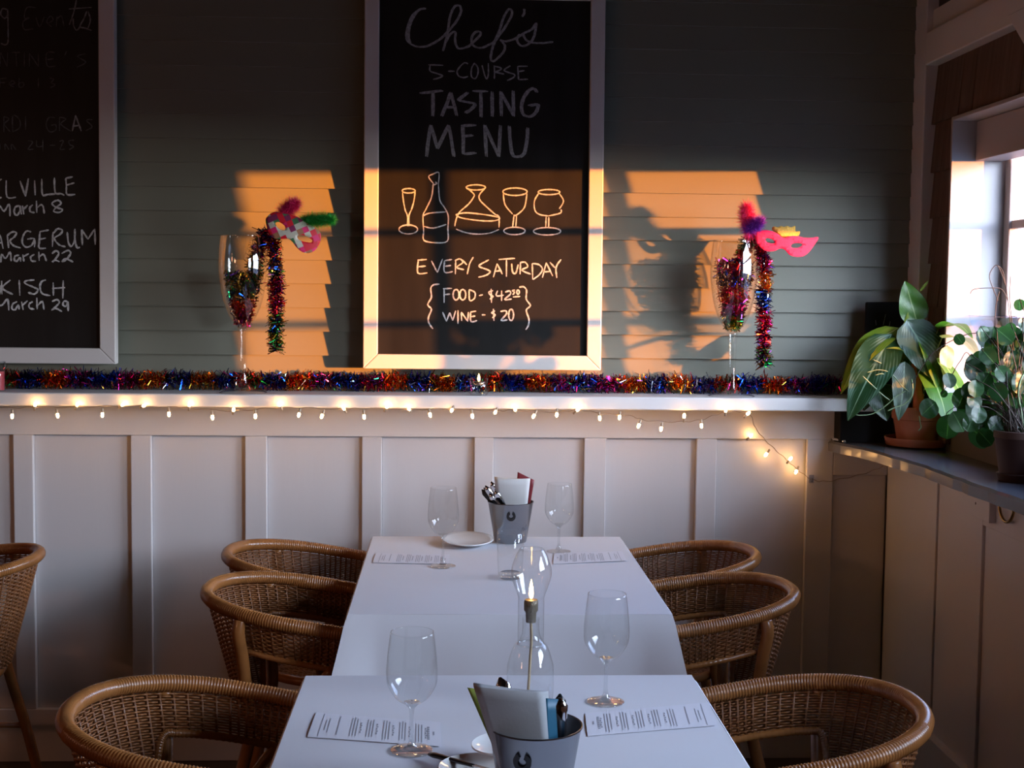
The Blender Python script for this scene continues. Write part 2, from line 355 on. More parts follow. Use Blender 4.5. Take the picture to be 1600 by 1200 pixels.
# windows: lining boards, sash, glazing bars
def window(n, y0, y1, bars, hb):
    q = MB(); XI = XR-.032
    root = empty('window_%d' % n, (GX, (y0+y1)/2, WZ0)); S(root)
    def part(name, mt, *b, bev=.002):
        o = mbox(name, mt, *b, bevel=bev); o.parent = root; o.matrix_parent_inverse = root_inv; return o
    root_inv = Matrix.Translation(root.location).inverted()
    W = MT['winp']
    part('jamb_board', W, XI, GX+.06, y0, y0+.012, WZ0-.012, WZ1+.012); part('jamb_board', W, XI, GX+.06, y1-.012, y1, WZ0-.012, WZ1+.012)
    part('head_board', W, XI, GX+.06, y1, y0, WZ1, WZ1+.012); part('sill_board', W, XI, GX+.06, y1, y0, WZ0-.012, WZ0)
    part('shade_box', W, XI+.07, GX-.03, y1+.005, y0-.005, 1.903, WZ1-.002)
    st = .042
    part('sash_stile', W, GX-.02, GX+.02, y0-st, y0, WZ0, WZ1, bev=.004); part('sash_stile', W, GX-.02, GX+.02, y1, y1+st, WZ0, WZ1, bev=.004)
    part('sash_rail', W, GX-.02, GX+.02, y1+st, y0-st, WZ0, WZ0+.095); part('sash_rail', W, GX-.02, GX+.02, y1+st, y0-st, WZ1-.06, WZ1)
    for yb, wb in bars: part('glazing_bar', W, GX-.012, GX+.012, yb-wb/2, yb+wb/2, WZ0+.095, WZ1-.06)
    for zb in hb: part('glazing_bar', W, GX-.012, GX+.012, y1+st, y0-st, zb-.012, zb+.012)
    ys = [y0-st]+[b for b, _ in bars]+[y1+st]; zs = [WZ0+.095]+hb+[WZ1-.06]
    for i in range(len(ys)-1):
        for j in range(len(zs)-1):
            o = mbox('pane', MT['glassw'], GX-.001, GX+.001, ys[i+1]+.006, ys[i]-.006, zs[j]+.006, zs[j+1]-.006); o.parent = root; o.matrix_parent_inverse = root_inv
    return root
HB = [1.432, 1.716]
window(1, -.32, -1.50, [(-.716, .038), (-1.118, .026)], HB)
window(2, -2.15, -3.33, [(-2.55, .03), (-2.93, .03)], HB)

# ------------------------------------------------------------------ wainscot of the back wall
YW = -.030                                   # face of rails and stiles
XC = 1.40                                    # lower right wall face
q = MB(); q.box(XL, XC+.2, -.008, .012, .0, 1.15)
S(q.build('trim_5', MT['white'], smooth=False))
wz = PY(650, 683, YW).z; bz = PY(150, 1108, YW).z
pans = [(22, None), (205, 53), (383, 237), (565, 417), (740, 596), (911, 770), (1086, 945), (1258, 1117)]
def wx(px, py=830): return PY(px, py, YW).x
edges = []
for r_, l_ in pans:
    edges.append((wx(l_) if l_ is not None else wx(22)-.355+.065, wx(r_)))
x = edges[0][0]
lefts = []
while x > XL+.4:
    lefts.insert(0, (x-.065-.29, x-.065)); x -= .355
edges = lefts+edges
wain = empty('wall_back_panelling', (0, YW, 0)); S(wain)
def wpart(name, *b, m=None):
    o = mbox(name, m or MT['white'], *b, bevel=.0025); o.parent = wain; o.matrix_parent_inverse = Matrix.Translation(wain.location).inverted(); return o
wpart('top_rail', XL, XC, YW, -.008, wz, 1.15, m=MT['whiteh'])
wpart('bottom_rail', XL, XC, YW, -.008, 0, bz, m=MT['whiteh'])
px_ = XL
for a, b in edges:
    wpart('stile', px_, a, YW, -.008, bz, wz); px_ = b
    wpart('panel', a, b, -.013, -.0085, bz, wz)
# the wide plain board and low panel left of the corner
ca, cb = PY(1300, 800, YW).x, PY(1407, 800, YW).x
cz0, cz1 = PY(1350, 1080, YW).z, PY(1350, 743, YW).z
wpart('stile', px_, ca, YW, -.008, bz, wz)
wpart('corner_rail', ca, XC, YW, -.008, cz1, wz); wpart('corner_rail', ca, XC, YW, -.008, bz, cz0)
wpart('panel', ca, XC, -.020, -.0085, cz0, cz1)
# shelf cap
shelf = S(mbox('trim_6', MT['whiteh'], XL, 1.30, -.195, -.008, SH_Z-.040, SH_Z, bevel=.004))

# ------------------------------------------------------------------ lower right wall: boards under the deep sill
lw_ = empty('wall_right_panelling', (XC, 0, 0)); S(lw_)
def lpart(name, *b, m=None):
    o = mbox(name, m or MT['white'], *b, bevel=.002); o.parent = lw_; o.matrix_parent_inverse = Matrix.Translation(lw_.location).inverted(); return o
lpart('backing', XC+.018, XR, -6.5, -.03, 0, 1.0)
def ly(px, py=900): return PX(px, py, XC).y
y1, y2, y3 = ly(1460), ly(1522), ly(1545)
lpart('baseboard', XC-.02, XC+.018, -6.5, -.035, 0, .235)
lpart('board', XC, XC+.018, y1, -.031, .235, 1.0)
lpart('board', XC+.006, XC+.0185, y2, y1, .235, 1.0)
lpart('board', XC-.002, XC+.018, y2-.05, y2, .235, 1.0)
yy = y2-.05
lpart('cupboard_rail', XC-.002, XC+.018, yy-.72, yy, .905, 1.0)
lpart('cupboard_panel', XC+.006, XC+.0185, yy-.72, yy, .235, .905)
lpart('board', XC-.002, XC+.018, yy-.80, yy-.721, .235, 1.0)
yy -= .80
while yy > -6.2:
    lpart('board', XC+.006, XC+.0185, yy-.28, yy, .235, 1.0); lpart('board', XC-.002, XC+.018, yy-.35, yy-.28, .235, 1.0); yy -= .35
for i in range(1):
    o = lpart('catch_block', XC-.020, XC-.002, y2-.135, y2-.012, .925, .998)
    q = MB(); q.lathe([(0, 0), (.004, 0)], (0, 0, 0), 8, Matrix.Rotation(-pi/2, 4, 'Y')); 
    s_ = q.build('screw_hole', MT['soil'], None); s_.parent = lw_; s_.location = (-.0205, y2-.045, .962)
# ring pull
rp = PX(1567, 806, XC-.02)
ring = empty('ring_pull', (XC-.006, rp.y, rp.z+.03)); tag(ring, 'brass half ring pull on the white cupboard below the window sill', 'handle')
q = MB(); q.tube(catmull([(-.006, .045*cos(a), -.045*sin(a)) for a in [0, .4, .8, 1.2, 1.57, 1.95, 2.35, 2.75, pi]], 3), .0042, 8); q.build('ring', MT['brass'], ring)
for s_ in (-1, 1):
    q = MB(); q.tube([(.012, .045*s_, 0), (-.010, .045*s_, 0)], .006, 10); q.build('mounting_post', MT['brass'], ring)

# deep worn sill: front edge slightly irregular
q = MB(); n_ = 120
P = []
zs = 1.040
EP = [(-.01, 1.20), (-.10, 1.218), (-.25, 1.262)]+[(p_.y, p_.x) for p_ in [PZ(u_, v_, zs) for u_, v_ in ((1441, 726), (1520, 755), (1600, 782))]]
def edge_x(y):
    if y >= EP[0][0]: return EP[0][1]
    for (ya, xa), (yb_, xb_) in zip(EP, EP[1:]):
        if y >= yb_: return xa+(xb_-xa)*(ya-y)/(ya-yb_)
    return EP[-1][1]
for i in range(n_+1):
    y = -.008-(6.4)*i/n_; e = edge_x(y)+.002*sin(i*2.3)+.0015*R.uniform(-1, 1)
    P += [(XR, y, zs), (e+.006, y, zs), (e, y, zs-.007), (e+.001, y, zs-.034), (XR, y, zs-.036)]
fs = []
for i in range(n_):
    a = i*5; b = a+5
    fs += [(a+j, a+j+1, b+j+1, b+j) for j in range(4)]
fs += [(0, 4, 3, 2, 1), (n_*5, n_*5+1, n_*5+2, n_*5+3, n_*5+4)]
q.add(P, fs); S(q.build('trim_7', MT['sill'], smooth=False))
# bracket under the beam at the top right
q = MB()
for yb in (-.87, -3.6):
    q.prism([(yb, 2.216), (yb-.20, 2.045), (yb-.33, 2.045), (yb-.33, 2.216)], 1.395, 1.470, lambda u, v, w_: (w_, u, v))
S(q.build('trim_8', MT['white'], smooth=False, bevel=.004))

# unseen pendant lamps outside the frame, added to give the warm fill
for i, (lx, ly_) in enumerate([(-3.1, -2.7), (-3.3, -4.9)]):
    L = empty('fill_pendant_lamp', (lx, ly_, 1.98)); tag(L, ('unseen pendant lamp added for warm fill over the left part of the dining room', 'unseen pendant lamp added for warm fill behind the viewer')[i], 'lamp', 'added pendant fill lamps')
    q = MB(); q.lathe([(.02, .16), (.05, .14), (.13, .02), (.15, -.04), (.148, -.04), (.125, .02), (.045, .132), (.018, .15)], n=28); q.build('lamp_shade', MT['iron'], L)
    q = MB(); q.tube([(0, 0, .15), (0, 0, 1.07)], .004, 6); q.build('cord', MT['iron'], L)
    q = MB(); q.sphere((0, 0, .06), .03, 14, 9); q.build('bulb', mat('fill_lamp_bulb', (1, .8, .6), .4, emit=(1, .55, .28), es=5), L)
    add_fill_light((0, 0, -.06), (12.0, 50.0)[i], L)

# ------------------------------------------------------------------ chalkboards with hand lettering
def ybd(z, t0=-.052, k=.026): return t0 - k*(2.42-z)/1.16
def chalkboard(name, label, xl, xr, zb, zt, fwid, t0):
    root = empty(name, ((xl+xr)/2, t0, zb)); tag(root, label, 'chalkboard')
    inv = Matrix.Translation(root.location).inverted()
    def sl_(nm, pts, dep, m, b=.003):       # prism of an outline in the leaning board plane
        q = MB(); q.prism(pts, 0, 1, lambda u, v, w_: (u, ybd(v, t0)+(.0 if w_ == 0 else dep), v)); o = q.build(nm, m, root, smooth=False, bevel=b); o.matrix_parent_inverse = inv; return o
    f = fwid
    q = MB(); q.prism([(xl+f*.6, zb+f*.6), (xr-f*.6, zb+f*.6), (xr-f*.6, zt-f*.6), (xl+f*.6, zt-f*.6)], 0, 1, lambda u, v, w_: (u, ybd(v, t0)+.014+.006*w_, v)); o = q.build('slate', MT['slate'], root, smooth=False); o.matrix_parent_inverse = inv
    D = .036
    sl_('frame_side', [(xl, zb), (xl+f, zb+f), (xl+f, zt-f), (xl, zt)][::-1], D, MT['frame'])
    sl_('frame_side', [(xr, zb), (xr, zt), (xr-f, zt-f), (xr-f, zb+f)][::-1], D, MT['frame'])
    sl_('frame_rail', [(xl, zb), (xr, zb), (xr-f, zb+f), (xl+f, zb+f)][::-1], D, MT['frame'])
    sl_('frame_rail', [(xl, zt), (xl+f, zt-f), (xr-f, zt-f), (xr, zt)][::-1], D, MT['frame'])
    return root, inv
t0 = -.060
def bpt(px, py, t0, off):       # pixel -> point on the leaning slate
    y = t0
    for _ in range(4):
        p = PY(px, py, y); y = ybd(p.z, t0)+off
    return PY(px, py, y)
def ell(cx, cy, rx, ry, n=14, a0=0, a1=6.6): return [(cx+rx*cos(a0+(a1-a0)*i/n), cy+ry*sin(a0+(a1-a0)*i/n)) for i in range(n+1)]
def lettering(strokes, root, inv, t0, wpx, name, m, jit=.22, dbl=0):
    q = MB()
    for st in strokes:
        for rep in range(2 if dbl else 1):
            o = (dbl if rep else -dbl)*.5
            pts = [bpt(x+o, y+.3*o, t0, .0128) for x, y in st]
            pts = catmull(pts, 4) if len(pts) > 2 else [pts[0].lerp(pts[1], t/4) for t in range(5)]
            L = len(pts); vs = []
            for i, p in enumerate(pts):
                t = (pts[min(i+1, L-1)]-pts[max(i-1, 0)])
                if t.length < 1e-7: t = Vector((1, 0, 0))
                t.normalize(); n = Vector((-t.z, 0, t.x)).normalized()
                w_ = wpx/F*4.25/2*(1+R.uniform(-jit, jit))*(1 if 0 < i < L-1 else .6)
                vs += [p+n*w_, p-n*w_]
            q.add(vs, [(2*i, 2*i+1, 2*i+3, 2*i+2) for i in range(L-1)])
    o = q.build(name, m, root, smooth=False); o.matrix_parent_inverse = inv; tag(o, kind='stuff'); return o

def X3(l): return [[(540+x/3.636, y/3.636) for x, y in s] for s in l]
def X4(l): return [[(540+x/3.43, 250+y/3.43) for x, y in s] for s in l]
def X6(l): return [[(640+x/6.667, y/6.667) for x, y in s] for s in l]
def X8(l, y0): return [[(x/8, y0+y/8) for x, y in s] for s in l]

c1, c2 = PY(567, 576, -.085), PY(939, 579, -.085)
xl, xr, zb = c1.x, c2.x, (c1.z+c2.z)/2
zt = PY(750, 2, -.06).z+.045
cbA, invA = chalkboard('menu_chalkboard', 'tall white-framed chalkboard in the centre advertising the tasting menu with drawn glasses', xl, xr, zb, zt+.01, PY(592, 300, -.07).x-PY(569, 300, -.07).x, t0)
chefs = X3([
 [(455,48),(420,55),(380,90),(355,150),(345,200),(355,235),(395,262),(450,265),(500,245),(545,215),(590,170),(630,120),(655,70),(650,35),(625,33),(605,60),(590,110),(580,180),(570,230),(553,290)],
 [(410,60),(378,110),(362,160),(358,210),(368,245)], [(565,245),(590,200),(615,180),(625,190),(622,230),(635,270),(660,275),(700,262),(730,235),(760,205),(768,185),(750,178),(725,195),(715,230),(725,258),(760,272),(800,262),(845,235),(880,190),(915,140),(945,80),(940,55),(925,55),(900,95),(875,170),(850,230),(830,290),(825,335),(840,348),(870,325),(900,290),(905,260),(890,235),(880,228),(910,235),(950,225),(990,205),(1020,185),(1060,165),(1083,132),(1078,175),(1068,215),(1040,250),(1005,262),(980,245),(975,215),(992,195)],
 [(1010,195),(1020,220),(1045,238),(1090,245),(1140,243),(1178,237)], [(1015,50),(1015,75),(1003,95)]])
course = X6([
 [(195,675),(350,680)], [(215,680),(215,740),(300,770),(345,790),(310,810),(245,828)], [(400,742),(470,742)],
 [(610,665),(570,655),(520,700),(495,745),(510,790),(560,808),(610,795)], [(680,655),(650,700),(640,760),(650,805),(685,818),(710,770),(712,710),(685,665)],
 [(755,680),(770,740),(785,790),(805,822),(820,770),(820,658)], [(880,680),(885,750),(883,820)], [(880,690),(930,700),(955,715),(930,735),(895,750),(930,760),(985,772)],
 [(1050,685),(1000,715),(985,735),(1030,755),(1090,775),(1090,800),(1050,825),(1015,838)], [(1125,690),(1130,750),(1135,830)], [(1125,692),(1230,690)], [(1130,745),(1200,735)], [(1135,830),(1235,825)]])
lettering(chefs, cbA, invA, t0, 2.6, 'script_heading', MT['chalkm'], dbl=1.3); lettering(course, cbA, invA, t0, 2.2, 'chalk_lettering', MT['chalkm'])
tasting = X3([
 [(425,530),(550,515)], [(497,520),(495,660)], [(545,660),(575,590),(597,525)], [(597,525),(615,590),(632,658)], [(572,612),(614,608)],
 [(695,525),(650,560),(645,570),(690,580),(735,590),(715,620),(680,642)], [(725,518),(805,518)], [(768,520),(770,665)], [(833,520),(833,662)],
 [(885,660),(882,520)], [(882,520),(955,660)], [(955,660),(952,515)], [(1088,525),(1070,503),(1040,515),(1010,560),(1000,610),(1010,650),(1045,662),(1080,640),(1097,592)], [(1097,592),(1040,600)],
 [(460,890),(470,800),(485,710)], [(485,710),(522,845)], [(522,845),(585,710)], [(585,710),(600,790),(615,890)], [(665,710),(668,790),(668,875)], [(660,715),(738,710)], [(665,775),(722,768)], [(668,875),(740,868)],
 [(800,890),(790,710)], [(790,710),(870,890)], [(870,890),(880,712)], [(930,715),(935,800),(950,880),(985,890),(1015,870),(1030,800),(1035,725)]])
lettering(tasting, cbA, invA, t0, 3.0, 'chalk_lettering', MT['chalkm'], dbl=2.6)
draw = X4([
 ell(338,165,35,12), [(305,175),(310,220),(320,270),(332,300),(332,355)], [(372,170),(368,210),(355,260),(340,298),(340,355)], ell(336,372,50,24),
 [(470,125),(445,90),(470,75),(500,68),(497,130)], [(470,135),(490,125),(480,118)], [(470,125),(460,200),(430,265),(415,300),(418,380),(420,430),(480,443),(545,435),(548,370),(550,300),(530,255),(505,215),(497,130)],
 [(415,300),(450,285),(540,278)], [(418,355),(470,365),(540,345)],
 ell(698,147,52,14), [(652,150),(685,180),(688,195),(660,235),(610,280),(592,320),(585,355)], [(745,155),(718,185),(720,215),(760,255),(800,290),(822,305),(822,362)],
 [(590,292),(650,283),(760,295),(825,310),(800,325),(720,325),(620,310),(590,292)], [(592,370),(640,388),(700,397),(770,392),(822,372)],
 ell(908,170,65,20), [(845,180),(855,240),(895,290)], [(972,180),(960,250),(930,285),(905,300)], [(903,292),(895,360)], [(917,290),(912,358)], ell(905,380,57,20),
 ell(1090,172,58,14), [(1035,178),(1012,220),(1015,270),(1040,292),(1085,300)], [(1145,180),(1168,220),(1145,262)], [(1155,265),(1150,285),(1085,300)], [(1075,305),(1072,365)], [(1089,305),(1088,365)], ell(1080,382,73,20)])
lettering(draw, cbA, invA, t0, 2.0, 'chalk_drawing_of_glassware', MT['chalk'])
every = X4([
 [(390,535),(387,605),(438,605)], [(385,537),(435,533)], [(390,572),(430,568)], [(460,540),(492,603)], [(492,603),(520,530)], [(530,540),(530,600),(575,598)], [(530,540),(570,533)], [(532,570),(565,565)],
 [(588,612),(590,540)], [(585,540),(612,530),(628,550),(595,575),(635,588)], [(625,535),(650,562)], [(685,520),(665,555),(652,612)],
 [(768,535),(722,560),(718,572),(760,588),(775,600),(752,618),(712,628)], [(792,628),(812,555)], [(812,555),(840,612)], [(800,597),(832,592)], [(820,533),(908,527)], [(862,530),(862,625)], [(890,555),(895,600),(912,606),(925,560)],
 [(935,612),(937,548)], [(935,550),(962,548),(976,572),(945,590),(992,612)], [(1000,555),(1003,640)], [(1000,555),(1035,560),(1055,585),(1038,615),(1005,640)], [(1055,630),(1075,550)], [(1075,550),(1110,622)], [(1065,600),(1098,597)], [(1095,548),(1122,578)], [(1155,533),(1128,575),(1132,632)],
 [(503,665),(470,670),(456,690),(460,735),(440,775),(460,800),(445,840),(445,870),(468,905)], [(930,682),(955,680),(970,700),(968,745),(990,780),(968,805),(982,850),(980,885),(965,910)],
 [(528,690),(528,765)], [(522,690),(570,688)], [(528,722),(560,718)], ell(592,722,16,28), ell(628,722,16,28), [(662,695),(665,752),(690,742),(693,710),(662,695)], [(715,727),(735,722)],
 [(790,700),(768,708),(775,722),(790,732),(772,746)], [(780,690),(782,765)], [(815,700),(808,728),(848,724)], [(836,700),(836,755)], [(855,708),(878,702),(884,718),(852,748),(890,745)],
 [(908,697),(895,700),(905,710),(895,722)], ell(924,708,7,11), [(897,734),(935,731)],
 [(520,815),(540,865)], [(540,865),(558,818)], [(558,818),(574,860)], [(574,860),(590,808)], [(602,805),(602,878)], [(622,862),(620,815)], [(620,815),(655,865)], [(655,865),(658,815)], [(670,815),(672,865),(705,860)], [(668,815),(700,810)], [(672,840),(695,836)],
 [(730,830),(750,830)], [(800,808),(783,818),(802,830),(786,846)], [(792,798),(795,862)], [(830,812),(858,808),(862,825),(834,860),(868,856)], ell(887,830,13,30)])
lettering(every, cbA, invA, t0, 2.3, 'chalk_lettering', MT['chalk'])

# left board, its left part runs out of the picture
t1 = -.048
d1, d2 = PY(181, 569, -.07), PY(0, 567, -.07)
xr2 = d2.x; xr2 = PY(181, 500, -.065).x
cbB, invB = chalkboard('events_chalkboard', 'wide white-framed chalkboard at the left edge listing events in March', -2.35, xr2, d1.z, 2.62, PY(180, 400, -.06).x-PY(155, 400, -.06).x, t1)
ev = X8([[(955,0),(930,120),(900,220),(865,310)], [(915,230),(920,320),(960,378),(1005,325)], [(860,112),(1145,92)], [(1085,140),(1050,230),(1000,330),(1060,350),(1145,380)], [(1100,140),(1130,250),(1100,350)],
 [(95,110),(100,300),(100,520),(60,560),(10,540)], [(90,120),(30,110),(10,180),(60,230),(100,180)]], 0)
lettering(ev, cbB, invB, t1, 2.2, 'chalk_lettering', MT['chalkf'])
faint = [[(56,12),(42,12),(38,28),(46,27)], [(46,28),(36,34),(38,46),(52,45)], [(56,27),(62,42),(69,26)], [(76,36),(83,31),(79,25),(73,34),(81,42)], [(88,42),(89,26)], [(89,30),(96,25),(100,41)],
 [(0,104),(1,82)], [(1,82),(11,104)], [(11,104),(12,82)], [(18,82),(32,82)], [(25,82),(26,104)], [(38,82),(38,104)], [(46,104),(46,83)], [(46,83),(60,104)], [(60,104),(60,82)], [(86,82),(73,83),(74,103),(87,103)], [(74,93),(84,92)], [(104,80),(101,87)], [(134,84),(121,88),(134,97),(120,105)],
 [(0,122),(0,137)], [(0,123),(10,122)], [(1,129),(8,129)], [(16,132),(23,130),(19,126),(15,132),(22,136)], [(30,122),(30,136),(37,134),(36,129),(30,130)], [(60,122),(60,137)], [(78,122),(84,124),(80,129),(86,133),(78,137)],
 [(6,206),(6,182)], [(6,182),(14,186),(7,194),(16,206)], [(20,206),(20,181),(30,186),(31,199),(20,206)], [(40,181),(40,203)], [(86,184),(76,184),(72,196),(78,206),(87,203),(87,195),(80,196)], [(93,205),(93,183)], [(93,183),(103,186),(95,194),(111,205)], [(145,187),(135,188),(144,198),(134,204)],
 [(0,224),(0,234)], [(8,234),(8,225),(14,234)], [(18,234),(18,225),(25,234)], [(44,220),(51,222),(44,233),(52,233)], [(57,219),(58,229),(68,228)], [(67,218),(67,237)], [(78,227),(86,227)], [(93,221),(99,220),(94,233),(101,233)], [(116,219),(108,220),(109,226),(115,229),(108,234)]]
lettering(faint, cbB, invB, t1, 1.8, 'rubbed_chalk_lettering', MT['chalkv'])
lettering([[(113,205),(118,180)], [(118,180),(127,205)], [(115,197),(123,196)]], cbB, invB, t1, 2.4, 'chalk_lettering', MT['chalkm'])
names = X8([[(-20,175),(22,160)], [(-20,395),(20,388)], [(78,175),(88,380),(200,385)], [(250,180),(318,375)], [(318,375),(355,150)], [(432,175),(440,360)], [(522,155),(530,350),(600,350),(690,345)], [(680,140),(690,325),(760,340),(805,362)], [(822,145),(830,250),(838,350),(940,350)], [(822,148),(910,130)], [(830,235),(930,205)],
 [(-40,640),(-10,490),(50,560),(115,470),(125,625)], [(245,490),(190,510),(178,580),(215,610),(250,550),(250,490),(268,600)], [(280,490),(298,600)], [(290,540),(345,485)], [(410,480),(375,515),(380,565),(435,578)], [(455,430),(460,580)], [(462,520),(510,480),(540,505),(552,590)],
 [(765,470),(750,435),(710,425),(650,460),(690,505),(780,540),(740,575),(670,560),(710,505),(765,470)],
 [(-20,1020),(0,860),(40,1030)], [(-20,960),(30,950)], [(90,860),(108,1020)], [(85,870),(150,820),(205,830),(180,880),(125,930),(170,990),(260,1020)], [(390,820),(330,810),(285,880),(280,960),(330,1010),(400,980),(430,905)], [(340,910),(430,905),(430,1010)],
 [(500,810),(492,930),(490,1020),(575,1022)], [(500,815),(610,795)], [(495,912),(575,895)], [(662,820),(655,1005)], [(665,840),(720,780),(780,800),(750,850),(680,900),(740,980),(820,1005)], [(840,820),(855,950),(890,1000),(930,930),(937,780)], [(937,780),(935,900),(960,1010),(1000,1010)], [(1030,985),(1020,790)], [(1020,790),(1100,910)], [(1100,910),(1185,780)], [(1185,780),(1190,980)]], 260)
names += X8([[(10,400),(20,300),(70,350),(125,270),(140,385)], [(240,310),(190,320),(180,370),(210,385),(250,340),(258,390)], [(285,300),(300,390)], [(290,330),(360,290)], [(430,300),(385,330),(395,380),(450,385)], [(485,265),(490,380)], [(490,330),(545,300),(580,385)], [(650,290),(700,255),(735,290),(690,360),(655,395),(690,372),(745,392)], [(770,290),(850,250),(882,290),(820,370),(775,388),(820,352),(915,395)],
 [(-25,750),(5,690),(0,800)], [(20,630),(25,800)], [(130,620),(30,720),(160,800)], [(240,620),(248,815)], [(430,620),(330,630),(312,662),(420,710),(475,742),(430,795),(350,775)], [(575,620),(520,640),(500,710),(530,790),(630,815)], [(665,650),(668,815)], [(790,625),(785,850)], [(650,725),(815,715)],
 [(-20,900),(5,940),(40,920),(95,860),(110,1000)], [(215,890),(160,920),(150,980),(190,990),(228,930),(240,990)], [(270,890),(290,995)], [(285,930),(345,880)], [(410,890),(365,920),(370,970),(430,985)], [(460,840),(465,985)], [(470,940),(530,890),(550,990)], [(650,890),(710,865),(742,900),(690,960),(650,995),(700,975),(775,1015)], [(845,890),(800,885),(788,935),(830,945),(850,890),(852,1010)]], 360)
lettering(names, cbB, invB, t1, 2.6, 'chalk_lettering', MT['chalk'], jit=.3)

# ------------------------------------------------------------------ wicker tub chairs (local: faces +x, floor at z 0)
def rimp(t):                     # t -1..1 round the horseshoe
    a = abs(t); s = 1 if t > 0 else -1
    A = .42                      # back arc up to here, straight arm beyond
    if a < A:
        q_ = a/A*pi/2; x = -.035-.245*cos(q_); y = .238*sin(q_)**.92 if q_ > 0 else 0
    else:
        k_ = (a-A)/(1-A); x = -.035+.30*k_; y = .238-.028*k_*k_
    z = .752-.078*min(1, max(0, (x+.28)/.5))**1.1
    return Vector((x, s*y, z))
def shellp(t, h):                # point h metres below the rim, the shell leans inwards
    p = rimp(t); f_ = 1-.95*h*(1.0 if abs(t) < .5 else .9)
    return Vector(((p.x+.0)*f_ + .0*h, p.y*f_, p.z-h))
def shelln(t, h):
    e = .01; a = shellp(t+e, h)-shellp(t-e, h); b = shellp(t, h+.01)-shellp(t, h-.01); return b.cross(a).normalized()
BAND = .088
def backlim(h):                  # how far round the back the lower shell reaches
    return .262-.085*min(1, (h-BAND)/.20)**.8 if h > BAND else 1
def weave(q, t0_, t1_, h, row, pitch_t, amp=.0026, r=.0023):
    n = max(4, int((t1_-t0_)/pitch_t*5)); vs = []
    for i in range(n+1):
        t = t0_+(t1_-t0_)*i/n; a = amp*sin(pi*(t/pitch_t+row))
        p = shellp(t, h); nn = shelln(t, h); c = p+nn*a
        vs += [c+nn*r*.75, c+Vector((0, 0, r)), c-nn*r*.75, c-Vector((0, 0, r))]
    q.add(vs, [(i*4+j, i*4+(j+1) % 4, i*4+4+(j+1) % 4, i*4+4+j) for i in range(n) for j in range(4)])
def make_chair():
    root = empty('wicker_armchair')
    # rim: cane wrapped tube with a ridge for every turn
    base = catmull([rimp(-1+2*i/44) for i in range(45)], 16); L = len(base)
    acc = [0]
    for i in range(1, L): acc.append(acc[-1]+(base[i]-base[i-1]).length)
    tot = acc[-1]; n = int(tot/.0062)*4; pts = []; rr = []; j = 0
    for i in range(n+1):
        d = tot*i/n
        while j < L-2 and acc[j+1] < d: j += 1
        f_ = (d-acc[j])/max(1e-9, acc[j+1]-acc[j]); pts.append(base[j].lerp(base[j+1], f_)); rr.append(.0163+(.0012, .0004, -.0010, .0004)[i % 4]*(.45 if .40 < d/tot < .60 else 1))
    q = MB(); q.tube(pts, rr, 12); q.build('rim', MT['rim'], root)
    # arm band and back shell
    PT = .0155*1.0
    q = MB(); k_ = 0; h = .020
    while h < BAND-.004:
        weave(q, -.985, .985, h, k_, PT); h += .0052; k_ += 1
    o = q.build('woven_band', MT['rattan'], root)
    q = MB()
    while h < .305:
        l = backlim(h); weave(q, -l, l, h, k_, PT); h += .0052; k_ += 1
    q.build('woven_back', MT['rattan'], root)
    q = MB(); t = -.98
    while t < .98:
        hm = .30
        while hm > BAND and abs(t) > backlim(hm): hm -= .01
        q.tube([shellp(t, .01), shellp(t, BAND*.6), shellp(t, BAND)]+([shellp(t, BAND+(hm-BAND)*i/4) for i in range(1, 5)] if hm > BAND+.01 else []), .0030, 5)
        t += PT*2 if abs(t) > .44 else PT*2
    q.build('stakes', MT['rattand'], root)
    # wrapped lower tube of each arm, the opening's edge
    for s in (-1, 1):
        P = catmull([shellp(s*x_, BAND+.006) for x_ in (.97, .9, .8, .7, .6, .5, .4, .33, .285, .265)]+[shellp(s*backlim(h_), h_) for h_ in (.105, .13, .17, .215, .30)], 14)
        n = len(P); q = MB(); q.tube(P, [.0078+(.0010 if i % 3 == 0 else 0) for i in range(n)], 8); q.build('opening_edge', MT['rim'], root)
        # front arm post running down to the floor, and rear leg
        q = MB(); q.tube(catmull([rimp(s)+Vector((-.012, 0, 0)), Vector((.235, s*.205, .56)), Vector((.215, s*.20, .42)), Vector((.225, s*.215, .2)), Vector((.245, s*.23, .0))], 6), .0155, 10); q.build('leg', MT['rim'], root)
        def outp(t_, h_, o_=.019):
            p_ = shellp(t_, h_); return p_+Vector((p_.x+.035, p_.y, 0)).normalized()*o_
        q = MB(); q.tube(catmull([rimp(s*.28)+Vector((-.005, s*.004, -.014)), outp(s*.275, .045, .023), outp(s*.27, .10, .021), outp(s*.255, .19), outp(s*.235, .30), Vector((-.205, s*.17, .2)), Vector((-.24, s*.20, .0))], 6), .0155, 10); q.build('leg', MT['rim'], root)
        q = MB(); q.tube(catmull([outp(s*.60, BAND+.004, .004), Vector((-.005, s*.20, .52)), Vector((.0, s*.185, .435))], 5), .012, 8); q.build('side_post', MT['rim'], root)
        q = MB(); q.tube([Vector((.225, s*.212, .22)), Vector((-.205, s*.17, .22))], .009, 8); q.build('stretcher', MT['rim'], root)
    # woven seat
    def seat(u, v):
        a = 2*pi*u; rr_ = v; x = (.03+.20*cos(a)*rr_); y = .20*sin(a)*rr_
        return Vector((x, y, .438+.004*sin(70*x)*sin(70*y)-.006*(1-v)))
    q = MB()
    for i in range(44):
        y = -.19+.38*(i+.5)/44; l = math.sqrt(max(.0001, .198**2-y*y)); P = []
        m_ = 26
        for j in range(m_+1):
            x = .03-l+2*l*j/m_; P.append((x, y, .436+.0022*sin(pi*(x/.014+i))))
        q.tube(P, .0040, 4)
    q.build('seat', MT['rattan'], root)
